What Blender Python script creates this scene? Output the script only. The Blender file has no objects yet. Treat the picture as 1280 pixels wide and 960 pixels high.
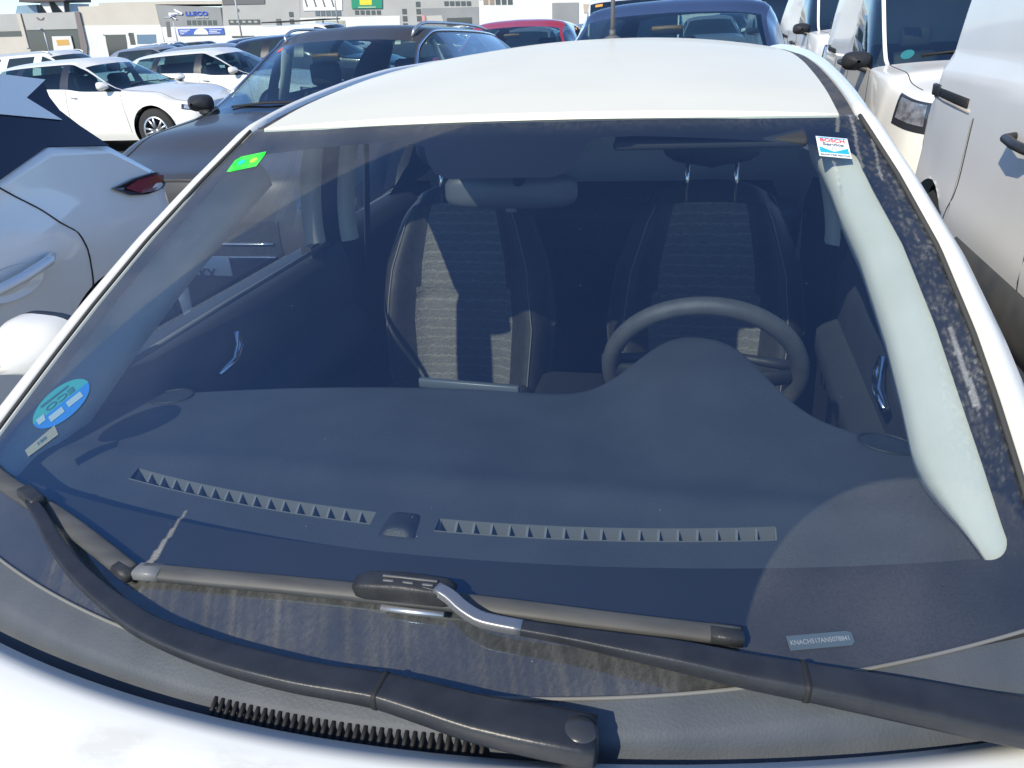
import bpy, bmesh, math, random
import numpy as np
from mathutils import Vector, Matrix, noise
random.seed(4); rng = np.random.default_rng(4)
SC = bpy.context.scene
COL = SC.collection
R_ = math.radians

# ------------------------------------------------------------------ camera
cam_d = bpy.data.cameras.new('camera')
cam = bpy.data.objects.new('camera', cam_d); COL.objects.link(cam); SC.camera = cam
cam_d.sensor_width = 36.0; cam_d.lens = 970 / 1280 * 36
cam_d.clip_start = 0.02; cam_d.clip_end = 3000
def cam_matrix(loc, yaw, pitch, roll):
    F = Vector((math.sin(yaw) * math.cos(pitch), math.cos(yaw) * math.cos(pitch), -math.sin(pitch)))
    Rt = F.cross(Vector((0, 0, 1))).normalized(); U = Rt.cross(F)
    c, s = math.cos(roll), math.sin(roll)
    R2 = c * Rt + s * U; U2 = -s * Rt + c * U
    M = Matrix.Identity(4)
    for i in range(3):
        M[i][0] = R2[i]; M[i][1] = U2[i]; M[i][2] = -F[i]; M[i][3] = loc[i]
    return M
cam.matrix_world = cam_matrix((.33, -.5, 1.54), R_(-14.25), R_(24.92), R_(-3.2))

# ------------------------------------------------------------------ sky and sun
W = bpy.data.worlds.new('World'); SC.world = W; W.use_nodes = True
nt = W.node_tree; nt.nodes.clear()
sk = nt.nodes.new('ShaderNodeTexSky'); sk.sky_type = 'NISHITA'; sk.sun_disc = False
SUN = Vector((.29, .70, -.587)).normalized()          # direction the light travels
sk.sun_elevation = math.asin(-SUN.z); sk.sun_rotation = math.atan2(-SUN.x, -SUN.y)
sk.altitude = 50; sk.air_density = 1.0; sk.dust_density = 0.15; sk.ozone_density = 2.0
bg = nt.nodes.new('ShaderNodeBackground'); bg.inputs['Strength'].default_value = .15
wo = nt.nodes.new('ShaderNodeOutputWorld')
tint = nt.nodes.new('ShaderNodeMix'); tint.data_type = 'RGBA'; tint.blend_type = 'MULTIPLY'; tint.inputs[0].default_value = 1
tint.inputs[7].default_value = (.78, .94, 1.16, 1)                # clear Mediterranean air: bluer down to the horizon
nt.links.new(sk.outputs[0], tint.inputs[6]); nt.links.new(tint.outputs[2], bg.inputs[0]); nt.links.new(bg.outputs[0], wo.inputs[0])
sd = bpy.data.lights.new('sun', 'SUN'); sd.energy = 4.2; sd.angle = R_(.5); sd.color = (1, .905, .70)
so = bpy.data.objects.new('sun', sd); COL.objects.link(so)
so.rotation_euler = SUN.to_track_quat('-Z', 'Y').to_euler(); so.location = (-3, -8, 9)
vs = SC.view_settings; vs.view_transform = 'Standard'; vs.look = 'None'; vs.gamma = 1; vs.exposure = .36
vs.use_curve_mapping = False
SC.cycles.use_denoising = True
SC.cycles.max_bounces = 10; SC.cycles.transparent_max_bounces = 24
SC.cycles.sample_clamp_indirect = 6

# ------------------------------------------------------------------ materials
MATS = {}
def principled(name, col, rough=.5, metal=0, coat=0, spec=.5, coat_rough=.05, alpha=1):
    if name in MATS: return MATS[name]
    m = bpy.data.materials.new(name); m.use_nodes = True
    b = m.node_tree.nodes['Principled BSDF']
    b.inputs['Base Color'].default_value = (*col, 1); b.inputs['Roughness'].default_value = rough
    b.inputs['Metallic'].default_value = metal; b.inputs['Coat Weight'].default_value = coat
    b.inputs['Coat Roughness'].default_value = coat_rough
    b.inputs['Specular IOR Level'].default_value = spec
    m.diffuse_color = (*col, 1)
    MATS[name] = m; return m
def N(m, t, **kw):
    n = m.node_tree.nodes.new(t)
    for k, v in kw.items(): setattr(n, k, v)
    return n
def L(m, a, b): m.node_tree.links.new(a, b)
def noisy(name, c1, c2, scale=20, rough=.6, bump=0, bscale=200, detail=4, stretch=(1, 1, 1), spec=.4, coat=0, lo=.35, hi=.65, metal=0, bdist=.01):
    """principled material whose colour wanders between two tones, with an optional fine bump"""
    if name in MATS: return MATS[name]
    m = principled(name, c1, rough, metal, coat, spec)
    b = m.node_tree.nodes['Principled BSDF']
    tc = N(m, 'ShaderNodeTexCoord'); mp = N(m, 'ShaderNodeMapping'); mp.inputs['Scale'].default_value = stretch
    nz = N(m, 'ShaderNodeTexNoise'); nz.inputs['Scale'].default_value = scale; nz.inputs['Detail'].default_value = detail
    mr = N(m, 'ShaderNodeMapRange'); mr.inputs[1].default_value = lo; mr.inputs[2].default_value = hi
    mx = N(m, 'ShaderNodeMix', data_type='RGBA')
    mx.inputs[6].default_value = (*c1, 1); mx.inputs[7].default_value = (*c2, 1)
    L(m, tc.outputs['Object'], mp.inputs[0]); L(m, mp.outputs[0], nz.inputs['Vector'])
    L(m, nz.outputs[0], mr.inputs[0]); L(m, mr.outputs[0], mx.inputs[0]); L(m, mx.outputs[2], b.inputs['Base Color'])
    if bump:
        n2 = N(m, 'ShaderNodeTexNoise'); n2.inputs['Scale'].default_value = bscale; n2.inputs['Detail'].default_value = 3
        bp = N(m, 'ShaderNodeBump'); bp.inputs['Strength'].default_value = bump; bp.inputs['Distance'].default_value = bdist
        L(m, tc.outputs['Object'], n2.inputs['Vector']); L(m, n2.outputs[0], bp.inputs['Height']); L(m, bp.outputs[0], b.inputs['Normal'])
    return m
def thin_glass(name, tint, refl=.05, mirror=(.95, .97, 1), rough=0.0, dust_attr=False, dust_col=(.50, .50, .49), film=0.0):
    """single-sheet glazing: straight see-through, Fresnel mirror, optional dust film"""
    if name in MATS: return MATS[name]
    m = bpy.data.materials.new(name); m.use_nodes = True; t = m.node_tree; t.nodes.clear()
    o = N(m, 'ShaderNodeOutputMaterial'); tr = N(m, 'ShaderNodeBsdfTransparent'); tr.inputs[0].default_value = (*tint, 1)
    gl = N(m, 'ShaderNodeBsdfGlossy'); gl.inputs['Roughness'].default_value = rough; gl.inputs[0].default_value = (*mirror, 1)
    ge = N(m, 'ShaderNodeNewGeometry'); dt = N(m, 'ShaderNodeVectorMath', operation='DOT_PRODUCT')
    L(m, ge.outputs['Incoming'], dt.inputs[0]); L(m, ge.outputs['Normal'], dt.inputs[1])
    ab = N(m, 'ShaderNodeMath', operation='ABSOLUTE'); L(m, dt.outputs['Value'], ab.inputs[0])
    iv = N(m, 'ShaderNodeMath', operation='SUBTRACT'); iv.inputs[0].default_value = 1; L(m, ab.outputs[0], iv.inputs[1])
    pw = N(m, 'ShaderNodeMath', operation='POWER'); pw.inputs[1].default_value = 5; L(m, iv.outputs[0], pw.inputs[0])
    mu = N(m, 'ShaderNodeMath', operation='MULTIPLY_ADD'); mu.inputs[1].default_value = .9; mu.inputs[2].default_value = .045 + refl; mu.use_clamp = True
    mx = N(m, 'ShaderNodeMixShader'); L(m, pw.outputs[0], mu.inputs[0])
    if dust_attr:                                        # a dusty pane loses its clear gloss
        da = N(m, 'ShaderNodeAttribute'); da.attribute_name = 'dust'
        dm = N(m, 'ShaderNodeMapRange'); dm.inputs[1].default_value = .02; dm.inputs[2].default_value = .13; dm.inputs[3].default_value = 1; dm.inputs[4].default_value = .35; L(m, da.outputs['Fac'], dm.inputs[0])
        mm = N(m, 'ShaderNodeMath', operation='MULTIPLY'); L(m, mu.outputs[0], mm.inputs[0]); L(m, dm.outputs[0], mm.inputs[1]); mu = mm
    L(m, mu.outputs[0], mx.inputs[0]); L(m, tr.outputs[0], mx.inputs[1]); L(m, gl.outputs[0], mx.inputs[2])
    last = mx
    if dust_attr:
        at = N(m, 'ShaderNodeAttribute'); at.attribute_name = 'dust'
        tc = N(m, 'ShaderNodeTexCoord')
        nz = N(m, 'ShaderNodeTexNoise'); nz.inputs['Scale'].default_value = 460; nz.inputs['Detail'].default_value = 5; nz.inputs['Roughness'].default_value = .7
        n2 = N(m, 'ShaderNodeTexNoise'); n2.inputs['Scale'].default_value = 8; n2.inputs['Detail'].default_value = 2
        L(m, tc.outputs['Object'], nz.inputs['Vector']); L(m, tc.outputs['Object'], n2.inputs['Vector'])
        ad = N(m, 'ShaderNodeMath', operation='MULTIPLY'); L(m, nz.outputs[0], ad.inputs[0]); L(m, n2.outputs[0], ad.inputs[1])
        a2 = N(m, 'ShaderNodeMath', operation='MULTIPLY_ADD'); a2.inputs[1].default_value = 3.9; a2.inputs[2].default_value = .02; a2.use_clamp = False; L(m, ad.outputs[0], a2.inputs[0])
        a3 = N(m, 'ShaderNodeMath', operation='MULTIPLY_ADD'); a3.inputs[2].default_value = film; a3.use_clamp = True
        L(m, a2.outputs[0], a3.inputs[0]); L(m, at.outputs['Fac'], a3.inputs[1])
        df = N(m, 'ShaderNodeBsdfDiffuse'); df.inputs[0].default_value = (*dust_col, 1)
        # a few bright specks of grit
        vo = N(m, 'ShaderNodeTexVoronoi'); vo.inputs['Scale'].default_value = 95; L(m, tc.outputs['Object'], vo.inputs['Vector'])
        sp = N(m, 'ShaderNodeMath', operation='LESS_THAN'); sp.inputs[1].default_value = .055; L(m, vo.outputs['Distance'], sp.inputs[0])
        wn = N(m, 'ShaderNodeTexWhiteNoise'); L(m, vo.outputs['Position'], wn.inputs['Vector'])
        s2 = N(m, 'ShaderNodeMath', operation='GREATER_THAN'); s2.inputs[1].default_value = .965; L(m, wn.outputs['Value'], s2.inputs[0])
        s3 = N(m, 'ShaderNodeMath', operation='MULTIPLY'); L(m, sp.outputs[0], s3.inputs[0]); L(m, s2.outputs[0], s3.inputs[1])
        s4 = N(m, 'ShaderNodeMath', operation='MULTIPLY_ADD'); s4.inputs[1].default_value = .35; s4.use_clamp = True
        L(m, s3.outputs[0], s4.inputs[0]); L(m, a3.outputs[0], s4.inputs[2])
        m2 = N(m, 'ShaderNodeMixShader'); L(m, s4.outputs[0], m2.inputs[0]); L(m, mx.outputs[0], m2.inputs[1]); L(m, df.outputs[0], m2.inputs[2])
        last = m2
    L(m, last.outputs[0], o.inputs[0])
    m.diffuse_color = (.1, .15, .2, .4)
    MATS[name] = m; return m

WHITE = noisy('white_paint', (.72, .69, .575), (.69, .66, .545), 3, .5, coat=.1, spec=.5, detail=3)
WHITE2 = principled('white_paint_plain', (.74, .735, .70), .4, coat=.6)
SILVER = principled('silver_paint', (.42, .43, .44), .35, .6, coat=.6)
GREYP = principled('graphite_paint', (.055, .054, .056), .42, .2, coat=.25)
BLACKP = principled('black_paint', (.012, .012, .014), .3, 0, coat=1)
BLUEP = principled('navy_paint', (.035, .055, .12), .4, .3, coat=.4)
REDP = principled('red_paint', (.38, .018, .025), .35, .1, coat=.9)
PLASTIC = noisy('black_plastic', (.022, .023, .026), (.032, .033, .036), 40, .45, bump=.15, bscale=500)
COWLP = noisy('weathered_cowl_plastic', (.058, .068, .082), (.078, .088, .104), 14, .6, bump=.1, bscale=300, stretch=(1, .3, 1), lo=.3, hi=.7)
RUBBER = principled('rubber', (.015, .015, .016), .7)
WIPERM = noisy('wiper_satin_black', (.020, .022, .027), (.028, .030, .036), 30, .36, bump=.05, bscale=300)
BLADEM = noisy('wiper_blade_rubber', (.050, .051, .052), (.072, .073, .073), 60, .55, stretch=(.2, 1, 1))
DASHM = noisy('dash_plastic', (.050, .057, .070), (.062, .070, .085), 9, .55, bump=.35, bscale=650, bdist=.004)
VENTM = principled('vent_plastic', (.17, .175, .18), .5)
DARKIN = principled('dark_trim', (.022, .023, .027), .65)
BEIGE = noisy('pale_grey_trim', (.70, .665, .59), (.655, .62, .545), 12, .75, bump=.1, bscale=600)
FRIT = principled('black_enamel', (.010, .010, .013), .5)
CHROME = principled('chrome', (.75, .76, .78), .15, 1)
ALU = principled('alloy', (.55, .56, .57), .35, .8)
TYRE = principled('tyre_rubber', (.025, .025, .026), .85)
LAMP = noisy('lamp_reflector', (.75, .77, .80), (.30, .31, .33), 22, .2, metal=.7, coat=1)
LAMPDARK = principled('dark_lamp_glass', (.03, .033, .04), .1, coat=1)
TAIL = principled('red_lens', (.22, .008, .018), .12, coat=1)
AMBER = principled('amber_lens', (.55, .18, .03), .2, coat=1)
GLASS_FAR = principled('car_glass_dark', (.022, .034, .040), .06, coat=0, spec=.45)
GLASS = thin_glass('car_glass', (.55, .69, .70), .12)
WSGLASS = thin_glass('windscreen_glass', (.76, .835, .855), .074, (.52, .75, 1.0), dust_attr=True, film=.003)
NEIGH = principled('pearl_paint', (.80, .80, .785), .22, .0, coat=1)
PLATE = principled('plate_white', (.75, .75, .72), .4)
INK = principled('print_black', (.02, .02, .02), .6)

# ------------------------------------------------------------------ mesh helpers
def obj(name, V, F, mat, parent=None, smooth=True):
    me = bpy.data.meshes.new(name); me.from_pydata([tuple(map(float, v)) for v in V], [], F); me.validate(); me.update()
    if isinstance(mat, (list, tuple)):
        for q in mat: me.materials.append(q)
    else: me.materials.append(mat)
    if smooth: me.polygons.foreach_set('use_smooth', [True] * len(me.polygons))
    o = bpy.data.objects.new(name, me); COL.objects.link(o)
    if parent: o.parent = parent
    return o
def empty(name, loc=(0, 0, 0), rz=0, parent=None):
    o = bpy.data.objects.new(name, None); COL.objects.link(o); o.location = loc; o.rotation_euler = (0, 0, rz)
    o.empty_display_size = .2
    if parent: o.parent = parent
    return o
def tag(o, label, cat, group=None, kind=None):
    if label: o['label'] = label
    if cat: o['category'] = cat
    if group: o['group'] = group
    if kind: o['kind'] = kind
    return o
class MB:
    """collects pieces of ONE part, then links them as one mesh object"""
    def __init__(s): s.V = []; s.F = []
    def add(s, V, F):
        n = len(s.V); s.V += [tuple(map(float, v)) for v in V]; s.F += [tuple(i + n for i in f) for f in F]; return s
    def box(s, c, d, rot=None, taper=1.0, bev=0.0):
        bm = bmesh.new(); bmesh.ops.create_cube(bm, size=1)
        for v in bm.verts:
            k = taper if v.co.z > 0 else 1
            v.co = Vector((v.co.x * d[0] * k, v.co.y * d[1] * k, v.co.z * d[2]))
        if bev: bmesh.ops.bevel(bm, geom=bm.edges[:], offset=bev, segments=2, profile=.5, affect='EDGES')
        M = rot if rot is not None else Matrix.Identity(3)
        vs_ = [M @ v.co + Vector(c) for v in bm.verts]; bm.verts.index_update()
        s.add(vs_, [[v.index for v in f.verts] for f in bm.faces]); bm.free(); return s
    def tube(s, pts, rad, n=10, sx=1, caps=True, closed=False, up=(0, 0, 1), flat=None):
        """sweep an ellipse (or a rounded bar when flat) along pts; rad: radius or list of (half width, half height)"""
        P = [Vector(p) for p in pts]; m = len(P); U0 = Vector(up); V = []
        for i, p in enumerate(P):
            if closed: t = (P[(i + 1) % m] - P[i - 1])
            else: t = P[min(i + 1, m - 1)] - P[max(i - 1, 0)]
            t.normalize(); sd = t.cross(U0)
            if sd.length < 1e-6: sd = t.cross(Vector((1, 0, 0)))
            sd.normalize(); u = sd.cross(t)
            r = rad[i] if isinstance(rad, list) else rad
            a, b = (r, r) if not isinstance(r, tuple) else r
            for k in range(n):
                an = 2 * math.pi * (k + .5) / n; cx, sy = math.cos(an), math.sin(an)
                if flat:
                    cx = math.copysign(abs(cx) ** flat, cx); sy = math.copysign(abs(sy) ** flat, sy)
                V.append(p + sd * a * cx + u * b * sy)
        F = []
        for i in range(m if closed else m - 1):
            j = (i + 1) % m
            for k in range(n): F.append((i * n + k, i * n + (k + 1) % n, j * n + (k + 1) % n, j * n + k))
        if caps and not closed:
            F.append(tuple(range(n))[::-1]); F.append(tuple((m - 1) * n + k for k in range(n)))
        return s.add(V, F)
    def lathe(s, prof, c, axis='Z', n=24):
        V = []; F = []; m = len(prof)
        for k in range(n):
            a = 2 * math.pi * k / n
            for r, h in prof:
                q = (r * math.cos(a), r * math.sin(a), h)
                if axis == 'X': q = (h, r * math.cos(a), r * math.sin(a))
                if axis == 'Y': q = (r * math.cos(a), h, r * math.sin(a))
                V.append((q[0] + c[0], q[1] + c[1], q[2] + c[2]))
        for k in range(n):
            for i in range(m - 1):
                a, b = k * m + i, ((k + 1) % n) * m + i
                F.append((a, b, b + 1, a + 1))
        return s.add(V, F)
    def grid(s, A, flip=False, keep=None):
        """A: (m,n,3) array of points"""
        m, n = A.shape[:2]; F = []
        for i in range(m - 1):
            for j in range(n - 1):
                if keep is not None and not keep[i, j]: continue
                f = (i * n + j, i * n + j + 1, (i + 1) * n + j + 1, (i + 1) * n + j); F.append(f[::-1] if flip else f)
        return s.add(A.reshape(-1, 3).tolist(), F)
    def prism(s, poly, d):
        """polygon (list of 3D points) extruded by vector d"""
        n = len(poly); P = [Vector(p) for p in poly]; D = Vector(d)
        return s.add(P + [p + D for p in P], [tuple(range(n))[::-1], tuple(range(n, 2 * n))] + [(i, (i + 1) % n, (i + 1) % n + n, i + n) for i in range(n)])
    def build(s, name, mat, parent=None, smooth=True, angle=None):
        bm = bmesh.new(); me = bpy.data.meshes.new(name); me.from_pydata(s.V, [], s.F); bm.from_mesh(me)
        bmesh.ops.remove_doubles(bm, verts=bm.verts[:], dist=1e-6)
        bmesh.ops.dissolve_degenerate(bm, edges=bm.edges[:], dist=1e-6)
        if angle is not None:
            for e in bm.edges:
                if len(e.link_faces) == 2 and e.calc_face_angle(0) > R_(angle): e.smooth = False
        bm.to_mesh(me); bm.free()
        me.materials.append(mat)
        if smooth: me.polygons.foreach_set('use_smooth', [True] * len(me.polygons))
        o = bpy.data.objects.new(name, me); COL.objects.link(o)
        if parent: o.parent = parent
        return o
def pchip(xs, ys, x):
    """monotone cubic interpolation, ys may be (n,k)"""
    xs = np.asarray(xs, float); ys = np.asarray(ys, float); sq = ys.ndim == 1
    if sq: ys = ys[:, None]
    h = np.diff(xs)[:, None]; dl = np.diff(ys, axis=0) / h; d = np.zeros_like(ys)
    for i in range(1, len(xs) - 1):
        a, b = dl[i - 1], dl[i]; w1 = 2 * h[i] + h[i - 1]; w2 = h[i] + 2 * h[i - 1]
        ok = a * b > 0; den = np.where(ok, w1 / np.where(ok, a, 1) + w2 / np.where(ok, b, 1), 1)
        d[i] = np.where(ok, (w1 + w2) / den, 0)
    d[0] = dl[0]; d[-1] = dl[-1]
    x = np.atleast_1d(np.asarray(x, float)); i = np.clip(np.searchsorted(xs, x, side='right') - 1, 0, len(xs) - 2)
    t = ((x - xs[i]) / np.diff(xs)[i])[:, None]; H = h[i]
    r = (2*t**3-3*t**2+1) * ys[i] + (t**3-2*t**2+t) * H * d[i] + (-2*t**3+3*t**2) * ys[i+1] + (t**3-t**2) * H * d[i+1]
    return r[:, 0] if sq else r
def smooth_path(pts, n):
    """resample a polyline of points (any dims) smoothly"""
    P = np.asarray(pts, float); s = np.r_[0, np.cumsum(np.linalg.norm(np.diff(P[:, :3], axis=0), axis=1))]
    return pchip(s, P, np.linspace(0, s[-1], n))
def text_mesh(s, size, name, mat, parent, M, bold=0.0, sx=1.0, ext=0.0004, align='CENTER'):
    cu = bpy.data.curves.new(name, 'FONT'); cu.body = s; cu.size = size; cu.align_x = align; cu.align_y = 'CENTER'
    cu.offset = bold; cu.extrude = ext; cu.resolution_u = 3
    to = bpy.data.objects.new(name, cu)
    me = bpy.data.meshes.new_from_object(to); bpy.data.objects.remove(to); bpy.data.curves.remove(cu)
    me.transform(M @ Matrix.Diagonal((sx, 1, 1, 1)).to_4x4()); me.materials.clear(); me.materials.append(mat)
    o = bpy.data.objects.new(name, me); COL.objects.link(o)
    if parent: o.parent = parent
    return o
def frame(o, x, y):
    """4x4 whose x axis runs along x and y along (roughly) y, placed at o"""
    X = Vector(x).normalized(); Y = Vector(y); Y = (Y - X * Y.dot(X)).normalized(); Z = X.cross(Y)
    M = Matrix.Identity(4)
    for i in range(3): M[i][0] = X[i]; M[i][1] = Y[i]; M[i][2] = Z[i]; M[i][3] = o[i]
    return M
def ss(a, b, x): t = np.clip((np.asarray(x, float) - a) / (b - a), 0, 1); return t * t * (3 - 2 * t)
# ------------------------------------------------------------------ ground
def ground():
    m = noisy('asphalt', (.055, .054, .052), (.085, .083, .078), 1.3, .9, bump=.4, bscale=90, detail=8)
    o = obj('car_park_asphalt', [(-400, -60, 0), (400, -60, 0), (400, 900, 0), (-400, 900, 0)], [(0, 1, 2, 3)], m, smooth=False)
    tag(o, 'grey asphalt of the car park beneath all the cars', 'asphalt', kind='structure')
    mk = noisy('road_paint', (.70, .70, .66), (.45, .45, .42), 6, .8)
    b = MB()
    for x in (-3.95, -1.33, 1.2, 3.9, 6.5): b.box((x, 0, .006), (.1, 5.0, .004)); b.box((x, 5.6, .006), (.1, 5.0, .004))
    o = b.build('bay_markings', mk, smooth=False); tag(o, 'white painted lines between the parking bays', 'marking', kind='structure')
ground()

# ------------------------------------------------------------------ the white hatchback in front: surfaces
CAR = tag(empty('white_hatchback', (0, 1.2, 0)), 'nearest white hatchback seen over its bonnet through its dusty windscreen', 'car')
INV = Matrix.Translation((0, -1.2, 0))
def own(o):                        # parts are modelled in world coordinates, then hung on the car's Empty
    o.data.transform(INV); o.parent = CAR; return o
def G(x, y): return .945 + .48 * (y - .05) - .17 * x * x
EX = ([0.0, .25, .4, .5, .6, .75, .9, 1.05, 1.2], [.722, .717, .712, .707, .699, .678, .640, .592, .545])
def xe(y): return float(np.interp(y, *EX)) if np.isscalar(y) else np.interp(y, *EX)
NV, NU = 260, 420
def row_edge(yc, k):
    x = .65
    for _ in range(30): x = xe(yc + k * x * x)
    return x
vv = np.linspace(0, 1, NV); uu = np.linspace(-1, 1, NU)
def glass_pt(u, v, off=0.0):
    yc = .03 + .927 * v; k = .4 + (.25 - .4) * v
    X = np.array([row_edge(a, b) for a, b in zip(np.atleast_1d(yc), np.atleast_1d(k))]) if not np.isscalar(v) else row_edge(yc, k)
    x = u * X; y = yc + k * x * x
    return x, y, G(x, y) + off
XE = np.array([row_edge(.03 + .927 * v, .4 - .15 * v) for v in vv])
gx = uu[None, :] * XE[:, None]; gy = (.03 + .927 * vv)[:, None] + (.4 - .15 * vv)[:, None] * gx ** 2
gz = G(gx, gy)
ws = MB().grid(np.stack([gx, gy, gz], -1)).build('windscreen', WSGLASS)
# dust: what the two wipers never reach, plus runs below the parked blades
me = ws.data; co = np.zeros(len(me.vertices) * 3); me.vertices.foreach_get('co', co); co = co.reshape(-1, 3)
px_, py_ = co[:, 0], co[:, 1]
dB = np.hypot(px_ - .66, py_ - .10); dA = np.hypot(px_ - .255, py_)
aboveB = py_ > .128 + (px_ - .392) * .02; aboveA = py_ > .112 - .47 * (px_ + .302)
inB = ss(.264, .268, dB) * (1 - ss(.95, .958, dB)) * aboveB
inA = ss(.562, .568, dA) * (1 - ss(1.0, 1.01, dA)) * aboveA * (1 - ss(-.14, -.16, -px_) * 0)
wiped = np.maximum(inB, inA)
nz = np.array([noise.fractal(Vector((x * 6, y * 6, 3.1)), 1.0, 2.0, 4) for x, y in zip(px_, py_)])
st = np.array([noise.fractal(Vector((x * 170 + y * 60, y * 9, 7.7)), 1.0, 2.0, 3) for x, y in zip(px_, py_)])
gr = np.array([noise.fractal(Vector((x * 170 + y * 40, y * 120, 1.7)), 1.0, 2.0, 3) for x, y in zip(px_, py_)])
dust = .003 + (1 - wiped) * (.050 + .008 * nz)
low = (py_ < .14) & (wiped < .5) & (px_ < .38) & (px_ > -.45)
dust = np.where(low, .060 + .085 * np.clip(st + .15, 0, 1) + .02 * gr, dust)
left = ss(.22, .55, -px_) * ss(.2, .45, py_); dust += .022 * left
right = ss(.625, .66, px_ + .25 * (py_ - .72) * (py_ > .72)) * ss(.25, .5, py_); dust += right * (.26 * np.clip(gr + .12, 0, 1) ** 1.4 + .03)
top = ss(.90, .96, py_ - .25 * px_ ** 2); dust += top * .05 * np.clip(.7 + gr, 0, 2)
# dried runs at the upper right corner and a scraped line low on the left
for x0, x1, y0, y1, w in ((.583, .588, 1.04, .90, .0025), (.560, .557, 1.04, .985, .003), (.612, .618, .98, .88, .0022), (.545, .547, .905, .85, .0022), (-.298, -.281, .118, .20, .0065), (.672, .684, .60, .48, .004)):
    t = np.clip((py_ - y0) / (y1 - y0), 0, 1); xx = x0 + (x1 - x0) * t + .0012 * np.sin(py_ * 70 + x0 * 99) * (x0 > 0)
    ins = (py_ > min(y0, y1)) & (py_ < max(y0, y1)); ww = w * ((1 - .8 * t) if y0 < .2 else 1)
    dust += ins * (np.abs(px_ - xx) < ww) * (.30 if x0 > 0 else .20)
at_ = me.attributes.new('dust', 'FLOAT', 'POINT'); at_.data.foreach_set('value', np.clip(dust, 0, .8).astype(np.float32))
own(ws)

# black enamel border, inner face of the glass
def inner_border(n=80):
    """clear opening of the windscreen in plan, anticlockwise from bottom left: returns list of (outer, inner) pairs"""
    pr = []
    TOPX = np.array([-.60, -.53, -.37, -.20, -.165, -.145, -.122, -.091, 0, .088, .112, .125, .14, .17, .37, .53, .60])
    TOPY = np.array([.955, .947, .928, .910, .895, .850, .818, .801, .801, .803, .818, .850, .905, .912, .930, .950, .955])
    def itop(x): return np.interp(x, TOPX, TOPY) if -.2 < x < .2 else .912 + .13 * x * x
    def ibot(x): return .168 + .27 * x * x
    r = .035
    def iside(y): return xe(y) - float(np.interp(y, [.28, .32, .5, .7, .86, .98], [.031, .032, .042, .046, .050, .046]))
    # bottom, right, top, left
    for t in np.linspace(-1, 1, n):
        xo = t * .72 * .985; xi = t * (iside(.30) - r); yo = .03 + .4 * xo * xo
        pr.append(((xo, yo), (xi, ibot(xi))))
    yb = ibot(iside(.29)); yt = itop(iside(.96))
    cx, cy = iside(.30) - r, ibot(iside(.3) - r) + r
    cR = []
    for a in np.linspace(-80, -5, 8): cR.append((cx + r * math.cos(R_(a)), cy + r * math.sin(R_(a))))
    side = [(iside(y), y) for y in np.linspace(cy + .01, .91, 34)]
    ct = [(iside(.92) - .03 + .03 * math.cos(R_(a)), .925 + .03 * math.sin(R_(a))) for a in np.linspace(10, 80, 6)]
    rs = cR + side + ct; m = len(rs)
    os_ = [(xe(y), y) for y in np.linspace(.03 + .4 * .71 ** 2, 1.045, m)]
    R = list(zip(os_, rs)); pr += R
    xt = ct[-1][0]
    for x in np.linspace(xt - .005, -xt + .005, 2 * n):
        xo = x / xt * .592; pr.append(((xo, .957 + .25 * xo * xo), (x, itop(x))))
    pr += [((-o[0], o[1]), (-i[0], i[1])) for o, i in R[::-1]]
    return pr
bd = inner_border(); V = []; F = []
KR = 6
for o_, i_ in bd:
    for k in range(KR):
        t = k / (KR - 1); x = o_[0] * (1 - t) + i_[0] * t; y = o_[1] * (1 - t) + i_[1] * t
        V.append((x, y, G(x, y) - .003))
n = len(bd)
for a in range(n):
    b = (a + 1) % n
    for k in range(KR - 1): F.append((a * KR + k, b * KR + k, b * KR + k + 1, a * KR + k + 1))
fb = obj('enamel_border', V, F, FRIT); fb.data.transform(INV); fb.parent = ws

# stickers on the glass (its own sub-parts)
def on_glass(cx, cy, ang=0, off=-.0015):
    n_ = Vector((2 * .17 * cx, -.48, 1)).normalized()
    x = Vector((math.cos(ang), math.sin(ang), 0)); x = (x - n_ * x.dot(n_)).normalized(); y = n_.cross(x)
    M = Matrix.Identity(4)
    c = Vector((cx, cy, G(cx, cy) + off))
    for i in range(3): M[i][0] = x[i]; M[i][1] = y[i]; M[i][2] = n_[i]; M[i][3] = c[i]
    return INV @ M
def sheet(poly, M, z=0): return [M @ Vector((a, b, z)) for a, b in poly], [tuple(range(len(poly)))]
def sticker_serv():
    M = on_glass(.546, .940, 0.06, .0012); w, h = .0265, .0285
    o = obj('service_sticker', *sheet([(-w, -h), (w, -h), (w, h), (-w, h)], M), principled('sticker_white', (.86, .86, .84), .4), ws, False)
    o['label'] = 'white and blue service sticker with red lettering'
    cy = principled('sticker_cyan', (.03, .42, .80), .4); rd = principled('sticker_red', (.75, .05, .06), .4); gy = principled('sticker_grey', (.16, .2, .24), .4)
    for poly in ([(-w*.9, -.001), (0, -.0135), (0, -.0175), (-w*.9, -.0175)], [(w*.9, -.001), (w*.9, -.0175), (0, -.0175), (0, -.0135)], [(-w*.9, h*.84), (w*.9, h*.84), (w*.9, h*.93), (-w*.9, h*.93)]):
        obj('blue_print', *sheet(poly, M, .0004), cy, ws, False)
    text_mesh('BOSCH', .0135, 'lettering', rd, ws, M @ Matrix.Translation((0, .0175, .0006)), .0004, .95, 0)
    text_mesh('Service', .0120, 'lettering', gy, ws, M @ Matrix.Translation((0, .0065, .0006)), .0005, 1.0, 0)
    text_mesh('SANATRE MATAS', .0066, 'lettering', gy, ws, M @ Matrix.Translation((0, -.0235, .0006)), .0003, .95, 0)
    b = MB().lathe([(.0032, 0), (.0041, 0)], (0, 0, 0), n=18); [0]
    o = b.build('round_mark', gy, ws, False); o.data.transform(M @ Matrix.Translation((0, -.0055, .0007)))
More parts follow.
